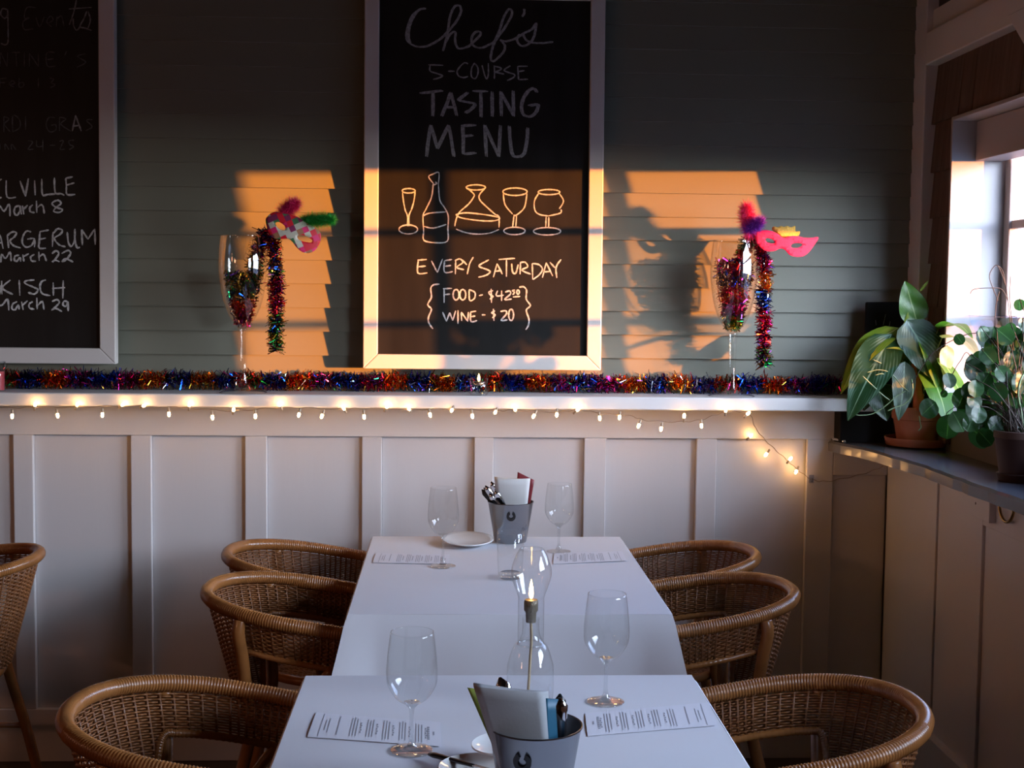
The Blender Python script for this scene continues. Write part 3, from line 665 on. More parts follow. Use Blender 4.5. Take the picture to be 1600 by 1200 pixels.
    q = MB(); q.tube([(.03+.205*cos(2*pi*i/40), .205*sin(2*pi*i/40), .430) for i in range(40)], .014, 8, close=True); q.build('seat_ring', MT['rim'], root)
    return root
CH = make_chair()
TX = .125
def bx(px, d): return (px-705)/F*d
chairs = [  # x of the back, y of the centre, rotation, label
 (bx(348, 3.87)+.297, -.43, .02, 'wicker armchair on the left side of the far table, closest to the panelled wall'),
 (bx(314, 3.38)+.297, -.905, -.03, 'wicker armchair on the left of the far table, nearer its front edge'),
 (bx(96, 2.42)+.297, -1.88, -.02, 'wicker armchair on the left side of the near table, its woven back lit warm'),
 (bx(1197, 3.87)-.297, -.43, pi-.02, 'wicker armchair on the right side of the far table, closest to the panelled wall'),
 (bx(1262, 3.38)-.297, -.905, pi+.03, 'wicker armchair on the right of the far table, nearer its front edge'),
 (bx(1474, 2.42)-.297, -1.88, pi+.02, 'wicker armchair on the right side of the near table, in brown shade'),
 (bx(70, 3.79)-.297, -.52, pi+.05, 'wicker armchair cut by the left picture edge, its outer woven back showing'),
]
for i, (x, y, rz, lab) in enumerate(chairs):
    o = CH if i == 0 else copy_tree(CH)
    o.location = (x, y, 0); o.rotation_euler = (0, 0, rz); tag(o, lab, 'chair', 'wicker armchairs')

# ------------------------------------------------------------------ tables with paper-covered cloths
TZ = .76
def table(xl, xr, yb, yf, label, clabel, drop, seed, corner):
    rg = random.Random(seed)
    t = empty('dining_table', ((xl+xr)/2, (yb+yf)/2, 0)); tag(t, label, 'table', 'cloth-covered dining tables')
    cx, cy_ = t.location.x, t.location.y; hx, hy = (xr-xl)/2, (yb-yf)/2
    q = MB(); q.box(-hx+.004, hx-.004, -hy+.004, hy-.004, TZ-.035, TZ-.004); q.build('tabletop', MT['wood'], t, smooth=False)
    q = MB(); q.tube([(0, 0, .03), (0, 0, TZ-.036)], .035, 14); q.build('column', MT['iron'], t)
    q = MB(); q.box(-.28, .28, -.035, .035, 0, .03); q.box(-.035, .035, -.28, -.0355, 0, .03); q.box(-.035, .035, .0355, .28, 0, .03); q.build('foot', MT['iron'], t, smooth=False)
    # cloth: flat top plus skirt that hangs and flares in folds
    q = MB(); per = []; nE = 30
    for (ax, ay, bx_, by) in [(-1, -1, 1, -1), (1, -1, 1, 1), (1, 1, -1, 1), (-1, 1, -1, -1)]:
        for i in range(nE): f_ = i/nE; per.append(((ax+(bx_-ax)*f_), (ay+(by-ay)*f_)))
    ph = [rg.uniform(0, 6.28) for _ in range(6)]
    def skirt(u, v):
        i = int(round(u*len(per))) % len(per); ax, ay = per[i]
        cn = max(0, (abs(ax)*abs(ay))-.80)/.20                    # near a corner
        s_ = u*28*pi
        e_ = 0 if abs(ay) > .999 else 1-max(0, min(1, (abs(ay)-.93)/.06))
        h = (drop+(.05-drop)*e_)*v
        fl = .004+h*.05+h*(.025*sin(s_*.5+ph[0])+.015*sin(s_*1.3+ph[1]))*min(1, v*2)+h*corner*cn*cn
        nx = (ax if abs(ax) > .999 else 0); ny = (ay if abs(ay) > .999 else 0)
        l = math.hypot(nx, ny) or 1; zz_ = TZ+.001-h-(.0 if v > 0 else 0)
        if v == 0: fl = 0
        return Vector((ax*hx+nx/l*fl, ay*hy+ny/l*fl, zz_+.006*cn*v))
    q.grid(skirt, len(per), 12, True)
    ng = 24
    q.grid(lambda u, v: Vector(((2*u-1)*hx, (2*v-1)*hy, TZ+.001+.0006*sin(9*u+ph[2])*sin(7*v+ph[3]))), ng, ng)
    c = q.build('tablecloth', MT['cloth'], None, angle=50); c.location = (cx, cy_, 0); tag(c, clabel, 'tablecloth', 'white paper tablecloths')
    return t, c
fl, fr = PZ(582, 840, TZ).x, PZ(968, 839, TZ).x
yb1 = PZ(775, 839, TZ).y; yf1 = PZ(790, 961, TZ).y
table(fl, fr, yb1, yf1, 'pedestal table standing against the panelled wall under a white cloth', 'white paper tablecloth on the far table, its front drop falling towards the viewer', .30, 3, .25)
nl, nr = PZ(478, 1056, TZ).x, PZ(1081, 1056, TZ).x; yb2 = PZ(780, 1056, TZ).y
table(nl, nr, yb2, yb2-.95, 'pedestal table nearest the viewer under a white cloth', 'white paper tablecloth on the near table with menus laid on it', .30, 5, .25)
ZT = TZ+.0016

# ------------------------------------------------------------------ paper menus
def menu(cs, label, flip, lines=True):
    P = [PZ(x, y, ZT+.0015) for x, y in cs]          # far-left, far-right, near-right, near-left
    q = MB()
    def bil(u, v, dz=0):
        a = P[0].lerp(P[1], u); b = P[3].lerp(P[2], u); p = a.lerp(b, v); return Vector((p.x, p.y, ZT+.0012+.0012*sin(3*u+1)*sin(pi*v)+dz))
    q.grid(lambda u, v: bil(u, v), 12, 4); o = q.build('paper_menu', MT['paper'], None); tag(o, label, 'menu', 'paper menus on the tablecloths')
    q = MB()
    def bar(u, v0, v1, w_):
        n = 5; vs = []
        for i in range(n+1):
            v = v0+(v1-v0)*i/n; vs += [bil(u-w_/2, v, .0004), bil(u+w_/2, v, .0004)]
        q.add(vs, [(2*i, 2*i+1, 2*i+3, 2*i+2) for i in range(n)])
    rg = random.Random(len(label))
    def U(u): return 1-u if flip else u
    bar(U(.075), .04, .96, .005)
    bar(U(.21), .10, .86, .007)
    for g in range(5):
        u0 = .31+.125*g
        for k_ in range(3): bar(U(u0+.022*k_), .10+rg.uniform(0, .08), .92-rg.uniform(0, .1), .0065)
        for k_ in range(5): bar(U(u0+.074+.004*(k_ % 2)), .30+.09*k_, .37+.09*k_, .011)
    for k_ in range(7): bar(U(.905), .24+.078*k_, .30+.078*k_, .016)
    bar(U(.945), .42, .56, .010); bar(U(.11), .30, .72, .006); bar(U(.135), .22, .80, .006)
    q.build('print', MT['ink'], o, smooth=False); return o
menu([(494, 1113), (688, 1128), (690, 1166), (480, 1151)], 'printed paper menu lying left of the near-left wine glass on the near table', False)
menu([(914, 1114), (1108, 1097), (1121, 1133), (918, 1150)], 'printed paper menu on the right side of the near table', True)
menu([(588, 864), (703, 866), (701, 881), (582, 879)], 'small printed menu at the left of the far table', False)
menu([(866, 864), (972, 861), (980, 876), (864, 881)], 'small printed menu at the right of the far table', True)

# ------------------------------------------------------------------ wine glasses
def arcprof(pts, k=5): return [(p.x, p.y) for p in catmull([Vector((a, b, 0)) for a, b in pts], k)]
def make_glass(h, rb, rr, rf, hb, name='wine_glass'):
    # h total, rb widest radius, rr rim radius, rf foot radius, hb height where the bowl begins
    root = empty(name)
    B = h-hb
    out = arcprof([(.0042, hb-.004), (.012, hb+.003), (rb*.62, hb+B*.10), (rb*.93, hb+B*.26), (rb, hb+B*.40), (rb*.975, hb+B*.60), (rb*.915, hb+B*.80), (rr, h)], 4)
    q = MB(); q.lathe(out+[(rr-.0012, h), (rr-.0014, h-.001)], n=44); q.build('bowl', MT['glass'], root)
    stem = arcprof([(rf, .0016), (rf*.8, .0030), (rf*.35, .0055), (.0065, .012), (.0040, .022), (.0034, hb*.55), (.0042, hb*.9), (.0095, hb+.001), (.0130, hb+.0062)], 4)
    q = MB(); q.lathe([(0, 0), (rf*.9, 0), (rf, .0008)]+stem+[(.006, hb+.0050), (0, hb+.0042)], n=36); q.build('stem', MT['sglass'], root)
    return root
G0 = make_glass(.200, .0415, .0348, .0345, .076)
def place_g(px, py, o, lab, s=1):
    p = PZ(px, py, ZT); o.location = (p.x, p.y, ZT+.0005); o.scale = (1, 1, s); tag(o, lab, 'wine glass', 'empty wine glasses'); return o
place_g(643, 1173, G0, 'empty wine glass at the left of the near table, beside the printed menu', .98)
place_g(946, 1097, copy_tree(G0), 'empty wine glass at the right of the near table behind its menu', 1.0)
G2 = copy_tree(G0); place_g(692, 885, G2, 'empty wine glass at the left of the far table in front of the white plate', 1.07)
place_g(873, 862, copy_tree(G0), 'empty wine glass at the right of the far table, right of the metal bucket', .98)

# water tumbler on the far table
p = PZ(797, 903, ZT); T_ = empty('water_tumbler', (p.x, p.y, ZT)); tag(T_, 'clear straight water tumbler in front of the far metal bucket', 'tumbler')
q = MB(); q.lathe([(.0315, .012), (.0335, .05), (.0362, .120), (.0352, .1208), (.0343, .119)], n=40); q.build('wall', MT['glass'], T_)
q = MB(); q.lathe([(0, 0), (.029, 0), (.0312, .003), (.0315, .013), (.024, .016), (0, .015)], n=36); q.build('thick_base', MT['sglass'], T_)

# ------------------------------------------------------------------ metal buckets with cutlery and napkins
def bucket(px, py, zr, lab, ea=0, ma=.62, rt_=.068, rb=.047, h=.124):
    p = PZ(px, py, zr); root = empty('metal_bucket', (p.x, p.y, ZT)); tag(root, lab, 'bucket', 'aluminium buckets holding cutlery and napkins')
    h = zr-ZT
    q = MB(); q.lathe([(0, .003), (rb-.002, .003), (rb, 0), (rb+.001, .002), (rt_-.001, h-.004), (rt_+.0012, h-.002), (rt_+.0010, h), (rt_-.0012, h-.0005), (rb-.001, .006), (0, .006)], n=64); q.build('pail', MT['steel'], root, angle=40)
    def onwall(a, z, off=0): r = rb+(rt_-rb)*z/h+off; return Vector((r*sin(a), -r*cos(a), z))
    # open ring emblem, gap at the top
    q = MB(); cz_ = h*.70; R0, R1 = .0062, .0138
    def em(ang, r): return (math.atan2(r*sin(ang), (rb+rt_)/2+.006), cz_+r*cos(ang))
    n = 30; vs = []
    for i in range(n+1):
        g = .42+(2*pi-.84)*i/n; c_ = 1.0
        for r in (R0, R1):
            a, z = em(g, r); vs.append(onwall(a-.02+ea, z, .0012))
    q.add(vs, [(2*i, 2*i+1, 2*i+3, 2*i+2) for i in range(n)]); q.build('open_ring_emblem', MT['blackp'], root, smooth=False, solid=.0006)
    # handwritten mark low on the right
    q = MB()
    for st in ([(0, 0), (.1, 1), (.25, .1), (.35, .95)], [(.42, .2), (.5, .6), (.58, .15), (.5, .05), (.42, .25)], [(.66, .1), (.72, .9), (.78, 1.1), (.74, .3), (.86, .1)], [(.9, .1), (.98, .6), (1.05, .1), (1.1, .5)], [(.0, -.25), (.5, -.15), (1.15, -.2)]):
        P = catmull([onwall(ma+.42*u, h*.28+.016*v+.006*u, .0006) for u, v in st], 4); q.tube(P, .00045, 4)
    q.build('handwritten_mark', MT['ink'], root)
    return root, h
B1, h1 = bucket(798, 783, .882, 'brushed metal bucket on the far table holding napkin, red card and cutlery')
B2, h2 = bucket(836, 1131, .884, 'brushed metal bucket at the bottom edge on the near table, napkin and teal card inside', -.33, .62)
def cutlery(loc, d0, ln, mt, lab, name='cutlery_knife', w_=.0095, group=None):
    # flat tapering handle, rounded end up
    root = empty(name, loc); q = MB(); dv = Vector(d0).normalized()
    sd_ = dv.cross(Vector((0, 1, 0))).normalized(); n = 12; vs = []; nn = sd_.cross(dv)
    for i in range(n+1):
        t = i/n; ww = w_*(.55+.45*t)*(1 if t < .9 else math.sqrt(max(.02, 1-((t-.9)/.1)**2))); c_ = dv*ln*t
        for a in (0, 1, 2, 3, 4, 5, 6, 7): g = 2*pi*a/8; vs.append(c_+sd_*cos(g)*ww+nn*sin(g)*ww*.45)
    q.add(vs, [(i*8+j, i*8+(j+1) % 8, i*8+8+(j+1) % 8, i*8+8+j) for i in range(n) for j in range(8)]+[tuple(range(n*8, n*8+8))]); q.build('handle', mt, root)
    tag(root, lab, 'cutlery', group); return root
def slab(name, root, P4, th, m, bend=0, sub=8):
    # sheet from four corners (bl, br, tr, tl)
    q = MB(); P4 = [Vector(p) for p in P4]; nrm = (P4[1]-P4[0]).cross(P4[3]-P4[0]).normalized()
    def f_(u, v): return P4[0].lerp(P4[1], u).lerp(P4[3].lerp(P4[2], u), v)+nrm*bend*sin(pi*u)*v
    q.grid(f_, sub, sub); return q.build(name, m, root, solid=th)
# far bucket contents (coordinates relative to the bucket axis)
o = empty('folded_napkin', B1.location); tag(o, 'off-white folded napkin standing in the far metal bucket', 'napkin')
for i in range(3): slab('fold', o, [(-.030, -.020+.007*i, .045), (.042, -.022+.007*i, .045), (.056, -.030+.007*i, h1+.072-.002*i), (-.050, -.028+.007*i, h1+.070+.002*i)], .004, MT['napkin'], .006)
o = empty('red_card', B1.location); tag(o, 'dark red card standing behind the napkin in the far bucket', 'card')
slab('sheet', o, [(.010, .010, .03), (.046, .008, .03), (.070, .006, h1+.062), (.020, .010, h1+.086)], .003, MT['red'], 0)
for i, (dx, dy, l_) in enumerate([(-.62, -.10, .165), (-.50, -.16, .172), (-.72, .05, .16), (-.80, -.18, .150), (-.66, -.3, .155)]):
    cutlery(B1.location+Vector((.01+.006*i, -.005+.006*(i % 3), .03)), (dx, dy, 1), l_, MT['chrome'], 'polished steel cutlery handle in the far metal bucket, '+('nearest the napkin', 'second from the napkin', 'behind the front handles, leaning furthest back', 'leftmost and lowest of the bright ones', 'in front at the rim')[i], 'cutlery_knife', group='cutlery leaning in the far bucket')
for i, (dx, dy) in enumerate([(-.78, .12), (-.86, -.02)]):
    cutlery(B1.location+Vector((.015, .012+.008*i, .035)), (dx, dy, 1), .155, MT['blackp'], ('upper dark fork handle leaning left out of the far metal bucket', 'lower dark fork handle leaning left out of the far metal bucket')[i], 'cutlery_fork', group='dark handles in the far bucket')
# near bucket contents
o = empty('folded_napkin', B2.location); tag(o, 'folded white napkin, greyed in its colour for shade, standing in the near metal bucket', 'napkin')
for i in range(5): slab('fold', o, [(-.050, -.030+.006*i, .060), (.022, -.034+.006*i, .055), (.010+.002*i, -.040+.007*i, h2+.058-.002*i), (-.090, -.030+.007*i, h2+.064-.001*i)], .004, MT['napshade'], .005)
o = empty('teal_card', B2.location); tag(o, 'teal card standing at the right of the napkin in the near bucket', 'card')
slab('sheet', o, [(.018, -.030, .03), (.040, -.014, .03), (.036, -.014, h2+.040), (.014, -.030, h2+.046)], .004, MT['teal'], 0)
o = empty('lime_card', B2.location); tag(o, 'olive green card edge peeking out left of the napkin in the near bucket', 'card')
slab('sheet', o, [(-.045, .012, .05), (-.01, .014, .05), (-.060, .022, h2+.04), (-.098, .018, h2+.048)], .003, MT['lime'], 0)
def spoon_end(loc, dv, ln, lab):
    o = cutlery(loc, dv, ln, MT['chrome'], lab, 'cutlery_spoon', w_=.0125); return o
spoon_end(B2.location+Vector((.0, .02, .03)), (-.34, .18, 1), .158, 'steel cutlery end rising behind the napkin at the left of the near bucket')
spoon_end(B2.location+Vector((.034, -.012, .04)), (.0, -.03, 1), .125, 'steel cutlery end standing right of the teal card in the near bucket')
cutlery(B2.location+Vector((.036, .006, .04)), (.0, .0, 1), .125, MT['blackp'], 'black cutlery handle beside the teal card in the near bucket', 'cutlery_fork')

# plates and dishes
def plate(name, loc, r, hgt, tilt, lab, cat='plate', foot=.55):
    root = empty(name, loc); root.rotation_euler = tilt; tag(root, lab, cat)
    q = MB(); q.lathe([(0, .002), (r*foot*.9, .002), (r*foot*.92, 0), (r*foot, 0), (r*foot*1.02, .003), (r*.9, hgt*.8), (r, hgt), (r, hgt+.002), (r*.985, hgt+.0028), (r*.85, hgt*.85+.001), (r*foot, .0065), (0, .0055)], n=56); q.build('dish', MT['china'], root, angle=60)
    return root
p = PZ(731, 857, ZT)
plate('side_plate', (p.x, p.y+.05, ZT+.006), .076, .013, (math.radians(5), 0, 0), 'small white side plate on the far table left of the bucket')
p = PZ(782, 1192, ZT); plate('small_dish', (p.x-.0, p.y-.01, ZT+.022), .046, .012, (math.radians(3), math.radians(-3), 0), 'small white dish tucked behind the left side of the near bucket', 'dish', .5)
p = PZ(752, 1206, ZT); plate('small_dish', (p.x-.005, p.y-.03, ZT+.001), .062, .016, (0, 0, 0), 'white side plate below the small dish at the bottom picture edge', 'dish')
a = PZ(672, 1178, ZT+.012); b = PZ(750, 1199, ZT+.022); dv = (b-a)
q = MB(); root = empty('table_knife', a); n = 10; vs = []
sdv = dv.cross(Vector((0, 0, 1))).normalized(); L_ = .105; dn = dv.normalized()
for i in range(n+1):
    t = i/n; ww = .0075*(1-.45*t)*(1 if t > .06 else .7)
    for k_ in range(8): g = 2*pi*k_/8; vs.append(dn*L_*t+sdv*cos(g)*ww+Vector((0, 0, 1))*sin(g)*ww*.6)
q.add(vs, [(i*8+j, i*8+(j+1) % 8, i*8+8+(j+1) % 8, i*8+8+j) for i in range(n) for j in range(8)]+[tuple(range(8))[::-1], tuple(range(n*8, n*8+8))])
q.build('handle', MT['blackp'], root)
q = MB(); q.add([dn*L_-sdv*.004, dn*L_+sdv*.004, dn*.20+sdv*.008, dn*.205-sdv*.003, dn*L_-sdv*.004+Vector((0, 0, .0015)), dn*L_+sdv*.004+Vector((0, 0, .0015)), dn*.20+sdv*.008+Vector((0, 0, .0008)), dn*.205-sdv*.003+Vector((0, 0, .0008))],
      [(3, 2, 1, 0), (4, 5, 6, 7), (0, 1, 5, 4), (1, 2, 6, 5), (2, 3, 7, 6), (3, 0, 4, 7)]); q.build('blade', MT['chrome'], root, smooth=False)
tag(root, 'dark knife resting on the plate edge in front of the near-left wine glass', 'cutlery')

# ------------------------------------------------------------------ glass oil lamp with chimney
p = PZ(828, 1098, ZT); LP = empty('glass_oil_lamp', (p.x, p.y, ZT)); tag(LP, 'clear glass oil lamp with bulbous chimney and lit flame behind the near bucket', 'lamp')
d_ = p.y-CAM.y
def zpx(py): return PY(828, py, p.y).z-ZT
s_ = d_/F
z_ = zpx
q = MB(); q.lathe(arcprof([(.041, .004), (.0425, .02), (.0425, z_(1035)-.012), (.040, z_(1032)), (.031, z_(1010)), (.020, z_(998)), (.0155, z_(985)), (.0152, z_(965))], 5), n=44); q.build('bottle', MT['glass'], LP)
q = MB(); q.lathe([(0, 0), (.040, 0), (.0412, .004), (.037, .008), (0, .006)], n=40); q.build('bottle_base', MT['sglass'], LP)
q = MB(); q.lathe(arcprof([(.0235, z_(1006)), (.0238, z_(990)), (.0238, z_(945)), (.0242, z_(932)), (.030, z_(918)), (.0362, z_(900)), (.0355, z_(885)), (.0285, z_(868)), (.0215, z_(857))], 5)+[(.0205, z_(857)), (.0205, z_(860))], n=48); q.build('chimney', MT['glass'], LP)
q = MB(); q.tube([(.0238*cos(2*pi*i/40), .0238*sin(2*pi*i/40), z_(1006)) for i in range(40)], .0017, 8, close=True); q.build('chimney_foot', MT['sglass'], LP)
q = MB(); q.lathe([(0, z_(937)), (.0118, z_(937)), (.0128, z_(940)), (.0128, z_(953)), (.0098, z_(957)), (.0090, z_(972)), (0, z_(972))], n=24); q.build('burner', MT['cork'], LP, angle=35)
q = MB(); q.tube(catmull([(.0, 0, z_(970)), (.0015, 0, z_(1000)), (-.0005, 0, z_(1030)), (-.002, .0, z_(1060)), (-.004, 0, z_(1095)+.01)], 5), .0026, 7); q.build('wick', MT['wick'], LP)
q = MB(); q.lathe([(0, z_(936)), (.0026, z_(934)), (.0042, z_(928)), (.0038, z_(921)), (.0020, z_(912)), (0, z_(905))], n=14); q.build('flame', MT['flame'], LP)

# ------------------------------------------------------------------ tinsel
FO = [mat('foil_blue', (.01, .06, .45), .16, metal=1), mat('foil_red', (.65, .02, .015), .16, metal=1), mat('foil_orange', (.75, .14, .01), .18, metal=1), mat('foil_gold', (.8, .45, .05), .16, metal=1),
      mat('foil_green', (.02, .40, .10), .18, metal=1), mat('foil_magenta', (.62, .02, .22), .16, metal=1), mat('foil_silver', (.55, .58, .65), .12, metal=1), mat('foil_violet', (.12, .03, .25), .18, metal=1)]
def tinsel(path, n, rad, colf, ln=None, wd=.0011, axis=None, squash=1, seed=3):
    rg = random.Random(seed); q = MB(); P = catmull(path, 12); acc = [0]
    for i in range(1, len(P)): acc.append(acc[-1]+(P[i]-P[i-1]).length)
    tot = acc[-1]; j = 0
    q.k = 6; q.tube(P, .0012, 5); 
    for k_ in range(n):
        d = tot*(k_+rg.random())/n; d = min(d, tot-1e-6)
        while j < len(P)-2 and acc[j+1] < d: j += 1
        while j > 0 and acc[j] > d: j -= 1
        c = P[j].lerp(P[j+1], (d-acc[j])/max(1e-9, acc[j+1]-acc[j])); t = (P[j+1]-P[j]).normalized()
        v = Vector((rg.gauss(0, 1), rg.gauss(0, 1), rg.gauss(0, 1))); v = (v-t*v.dot(t)).normalized()*1.0+t*rg.uniform(-.5, .5); v.normalize()
        v.z *= squash
        L_ = rad*rg.uniform(.65, 1.08); sd_ = Vector((rg.gauss(0, 1), rg.gauss(0, 1), rg.gauss(0, 1))).cross(v).normalized()*wd*rg.uniform(.7, 1.3)
        cv = t*rg.uniform(-.35, .35)*L_+Vector((0, 0, -1))*L_*rg.uniform(0, .25)
        kk = Vector((rg.gauss(0, 1), rg.gauss(0, 1), rg.gauss(0, 1)))*L_*.16; m_ = c+v*L_*.55+cv*.25+kk; e_ = c+v*L_*.95+cv-kk*.6; s2 = sd_.lerp(v.cross(sd_).normalized()*wd, rg.uniform(.2, .9))
        q.add([c-sd_, c+sd_, m_-sd_, m_+sd_, e_-s2*.8, e_+s2*.8], [(0, 1, 3, 2), (2, 3, 5, 4)], mi=colf(d/tot, rg))
    return q
SY = -.045
gx0, gx1 = -2.3, PY(1312, 600, SY).x
path = [(gx0+(gx1-gx0)*i/40, SY-.004*sin(i*1.7), SH_Z+.034+.003*sin(i*2.1)) for i in range(41)]
def gcol(t, rg):
    x = gx0+(gx1-gx0)*t; k_ = (x*705+5000)/31.0   # bands of colour about 3 cm to 6 cm long
    seq = [(0, 7, 0), (5, 7, 1), (2, 3, 1), (0, 7, 6), (2, 3, 2), (0, 6, 5), (1, 2, 4), (0, 7, 0), (2, 1, 3), (5, 0, 7)]
    c = seq[int(k_/1.7) % 10]; u = rg.random()
    return c[0] if u < .5 else c[1] if u < .78 else c[2] if u < .93 else rg.choice([4, 3, 5, 6])
g = tinsel(path, 7600, .037, gcol, squash=1, wd=.0019).build('tinsel_garland', FO, None, smooth=False); tag(g, 'long multicoloured metallic tinsel garland lying along the wall shelf', 'garland')

# ------------------------------------------------------------------ giant champagne glasses on the shelf
GY = -.130
def giant(xb, zrim, hb_px, lab, tilt):
    b = PY(xb, 604, GY); root = empty('giant_champagne_glass', (b.x, GY, SH_Z)); tag(root, lab, 'display glass', 'oversized champagne glasses on the shelf')
    h = zrim-SH_Z; hb = hb_px
    q = MB(); B = h-hb
    pr = arcprof([(.014, hb), (.026, hb+.012), (.046, hb+B*.16), (.062, hb+B*.33), (.0715, hb+B*.55), (.0735, hb+B*.70), (.071, hb+B*.86), (.066, h)], 6)
    q.lathe(pr+[(.0645, h+.0005), (.0638, h-.002)]+[(r-.0022, z) for r, z in pr[::-1] if z < h-.01 and r > .02], n=56); q.build('bowl', MT['glass'], root)
    q = MB(); q.lathe(arcprof([(.0, 0), (.066, 0), (.070, .002), (.060, .006), (.030, .012), (.0150, .028), (.0120, .08), (.0118, hb*.5), (.0135, hb*.85), (.0155, hb)], 4)+[(0, hb-.002)], n=40); q.build('stem', MT['glass'], root)
    return root
zrL = PY(385, 367, GY).z; zrR = PY(1146, 375, GY).z
GL = giant(380, zrL, PY(380, 512, GY).z-SH_Z, 'oversized champagne glass on the shelf left of the menu chalkboard', 0)
GR = giant(1143, zrR, PY(1141, 520, GY).z-SH_Z, 'oversized champagne glass on the shelf right of the menu chalkboard', 0)
def pts(l, y=GY, dy=None): return [PY(a, b, (y if dy is None else dy[i])) for i, (a, b) in enumerate(l)]
def pick(*w_):
    def f_(t, rg):
        i = min(len(w_)-1, int(t*len(w_))); c = w_[i]; return c[int(rg.random()*len(c))]
    return f_
# strand hanging out of the left glass and heap inside it
a = tinsel(pts([(392, 455), (398, 420), (405, 385), (416, 362), (426, 378), (430, 420), (432, 470), (431, 520), (431, 548)], dy=[GY, GY, GY, GY-.005, GY-.012, GY-.02, GY-.02, GY-.02, GY-.02]), 1900, .032,
   pick((0, 3, 4, 7), (4, 3, 7), (0, 5, 7), (0, 5, 6), (0, 1, 2), (4, 3, 0, 7), (5, 1, 7), (5, 5, 1, 7), (4, 3, 0), (4, 3, 7)), wd=.0018, seed=5).build('tinsel_strand', FO, None, smooth=False)
tag(a, 'multicoloured tinsel strand hanging out over the rim of the left giant glass', 'tinsel')
def heap(gl, z0, z1, n, cols, lab, seed):
    rg = random.Random(seed); q = MB(); c0 = gl.location
    for i in range(n):
        t = rg.random(); z = z0+(z1-z0)*t; rmax = .022+.043*min(1, (z-z0)/.16)**.75
        r = rmax*math.sqrt(rg.random())*.9; an = rg.uniform(0, 2*pi); c = Vector((c0.x+r*cos(an), c0.y+r*sin(an), z))
        v = Vector((rg.gauss(0, 1), rg.gauss(0, 1), rg.gauss(0, 1))).normalized()*.010; s_ = v.cross(Vector((rg.gauss(0, 1), rg.gauss(0, 1), rg.gauss(0, 1)))).normalized()*.0014
        cc = cols(t, rg); q.add([c-v-s_, c-v+s_, c+s_*1.2, c-s_*1.2, c+v+s_, c+v-s_], [(0, 1, 2, 3), (3, 2, 4, 5)], mi=cc)
    o = q.build('tinsel_heap', FO, None, smooth=False); tag(o, lab, 'tinsel')
hbL, hbR = PY(380, 508, GY).z, PY(1141, 515, GY).z
heap(GL, hbL, PY(380, 425, GY).z, 1500, pick((5, 1, 7), (5, 1, 2), (4, 3, 0), (3, 7, 4)), 'loose multicoloured tinsel filling the bottom of the left giant glass', 11)
heap(GR, hbR, PY(1141, 405, GY).z, 2300, pick((3, 3, 4), (5, 7, 5), (5, 3, 1), (0, 7, 3), (0, 5, 1)), 'loose multicoloured tinsel filling most of the right giant glass', 12)
a = tinsel(pts([(1150, 450), (1158, 415), (1166, 380), (1180, 368), (1190, 395), (1196, 430), (1192, 470), (1194, 505), (1192, 540), (1194, 572)], dy=[GY, GY, GY, GY-.005, GY-.015, GY-.02, GY-.02, GY-.02, GY-.02, GY-.02]), 1900, .031,
   pick((5, 1, 0), (1, 2, 5), (3, 0, 4), (1, 5, 5), (5, 1, 7), (3, 3, 2), (0, 0, 6), (5, 5, 1), (5, 1, 7), (4, 3, 7)), wd=.0018, seed=6).build('tinsel_strand', FO, None, smooth=False)
tag(a, 'multicoloured tinsel strand hanging out over the rim of the right giant glass', 'tinsel')

# ------------------------------------------------------------------ party masks
def pix(l, y, slope=0, x0=0): return [PY(a, b, y+slope*(a-x0)) for a, b in l]
def inside(p, poly):
    c = False; n = len(poly)
    for i in range(n):
        a, b = poly[i], poly[(i+1) % n]
        if (a[1] > p[1]) != (b[1] > p[1]) and p[0] < (b[0]-a[0])*(p[1]-a[1])/(b[1]-a[1])+a[0]: c = not c
    return c
def sheet(outline, holes, y, slope, x0, name, m, parent, inv, th=.0016, bend=.012):
    # curved card: outline with eye holes, triangulated through bmesh
    import bmesh
    from mathutils.geometry import delaunay_2d_cdt
    O = [Vector((p.x, p.y)) for p in catmull([Vector((a, b, 0)) for a, b in outline], 4, True)]
    Hs = [[Vector((p.x, p.y)) for p in catmull([Vector((a, b, 0)) for a, b in h_], 4, True)] for h_ in holes]
    vs = list(O); ed = [(i, (i+1) % len(O)) for i in range(len(O))]
    for h_ in Hs:
        o_ = len(vs); vs += h_; ed += [(o_+i, o_+(i+1) % len(h_)) for i in range(len(h_))]
    xs = [v.x for v in O]; ys = [v.y for v in O]; gx = min(xs)
    while gx < max(xs):
        gy = min(ys)
        while gy < max(ys):
            if inside((gx, gy), O) and not any(inside((gx, gy), h_) for h_ in Hs): vs.append(Vector((gx, gy)))
            gy += 5
        gx += 5
    r_ = delaunay_2d_cdt(vs, ed, [], 0, 1e-3)
    V, Fc = r_[0], r_[2]; q = MB(); xm, xw = (min(xs)+max(xs))/2, (max(xs)-min(xs))/2
    P = [PY(v.x, v.y, y+slope*(v.x-x0)+bend*((v.x-xm)/xw)**2) for v in V]
    fs = []
    for f_ in Fc:
        c = (sum(V[i].x for i in f_)/len(f_), sum(V[i].y for i in f_)/len(f_))
        if inside(c, O) and not any(inside(c, h_) for h_ in Hs): fs.append(tuple(f_)[::-1])
    q.add(P, fs); o = q.build(name, m, parent, smooth=True, solid=th); o.matrix_parent_inverse = inv; return o
def Z8(l, x0, y0, s=8): return [(x0+a/s, y0+b/s) for a, b in l]
MKR = empty('party_mask', PY(1215, 375, GY-.03)); tag(MKR, 'hot pink felt eye mask with gold crown on the right giant glass', 'mask'); inv = Matrix.Translation(MKR.location).inverted()
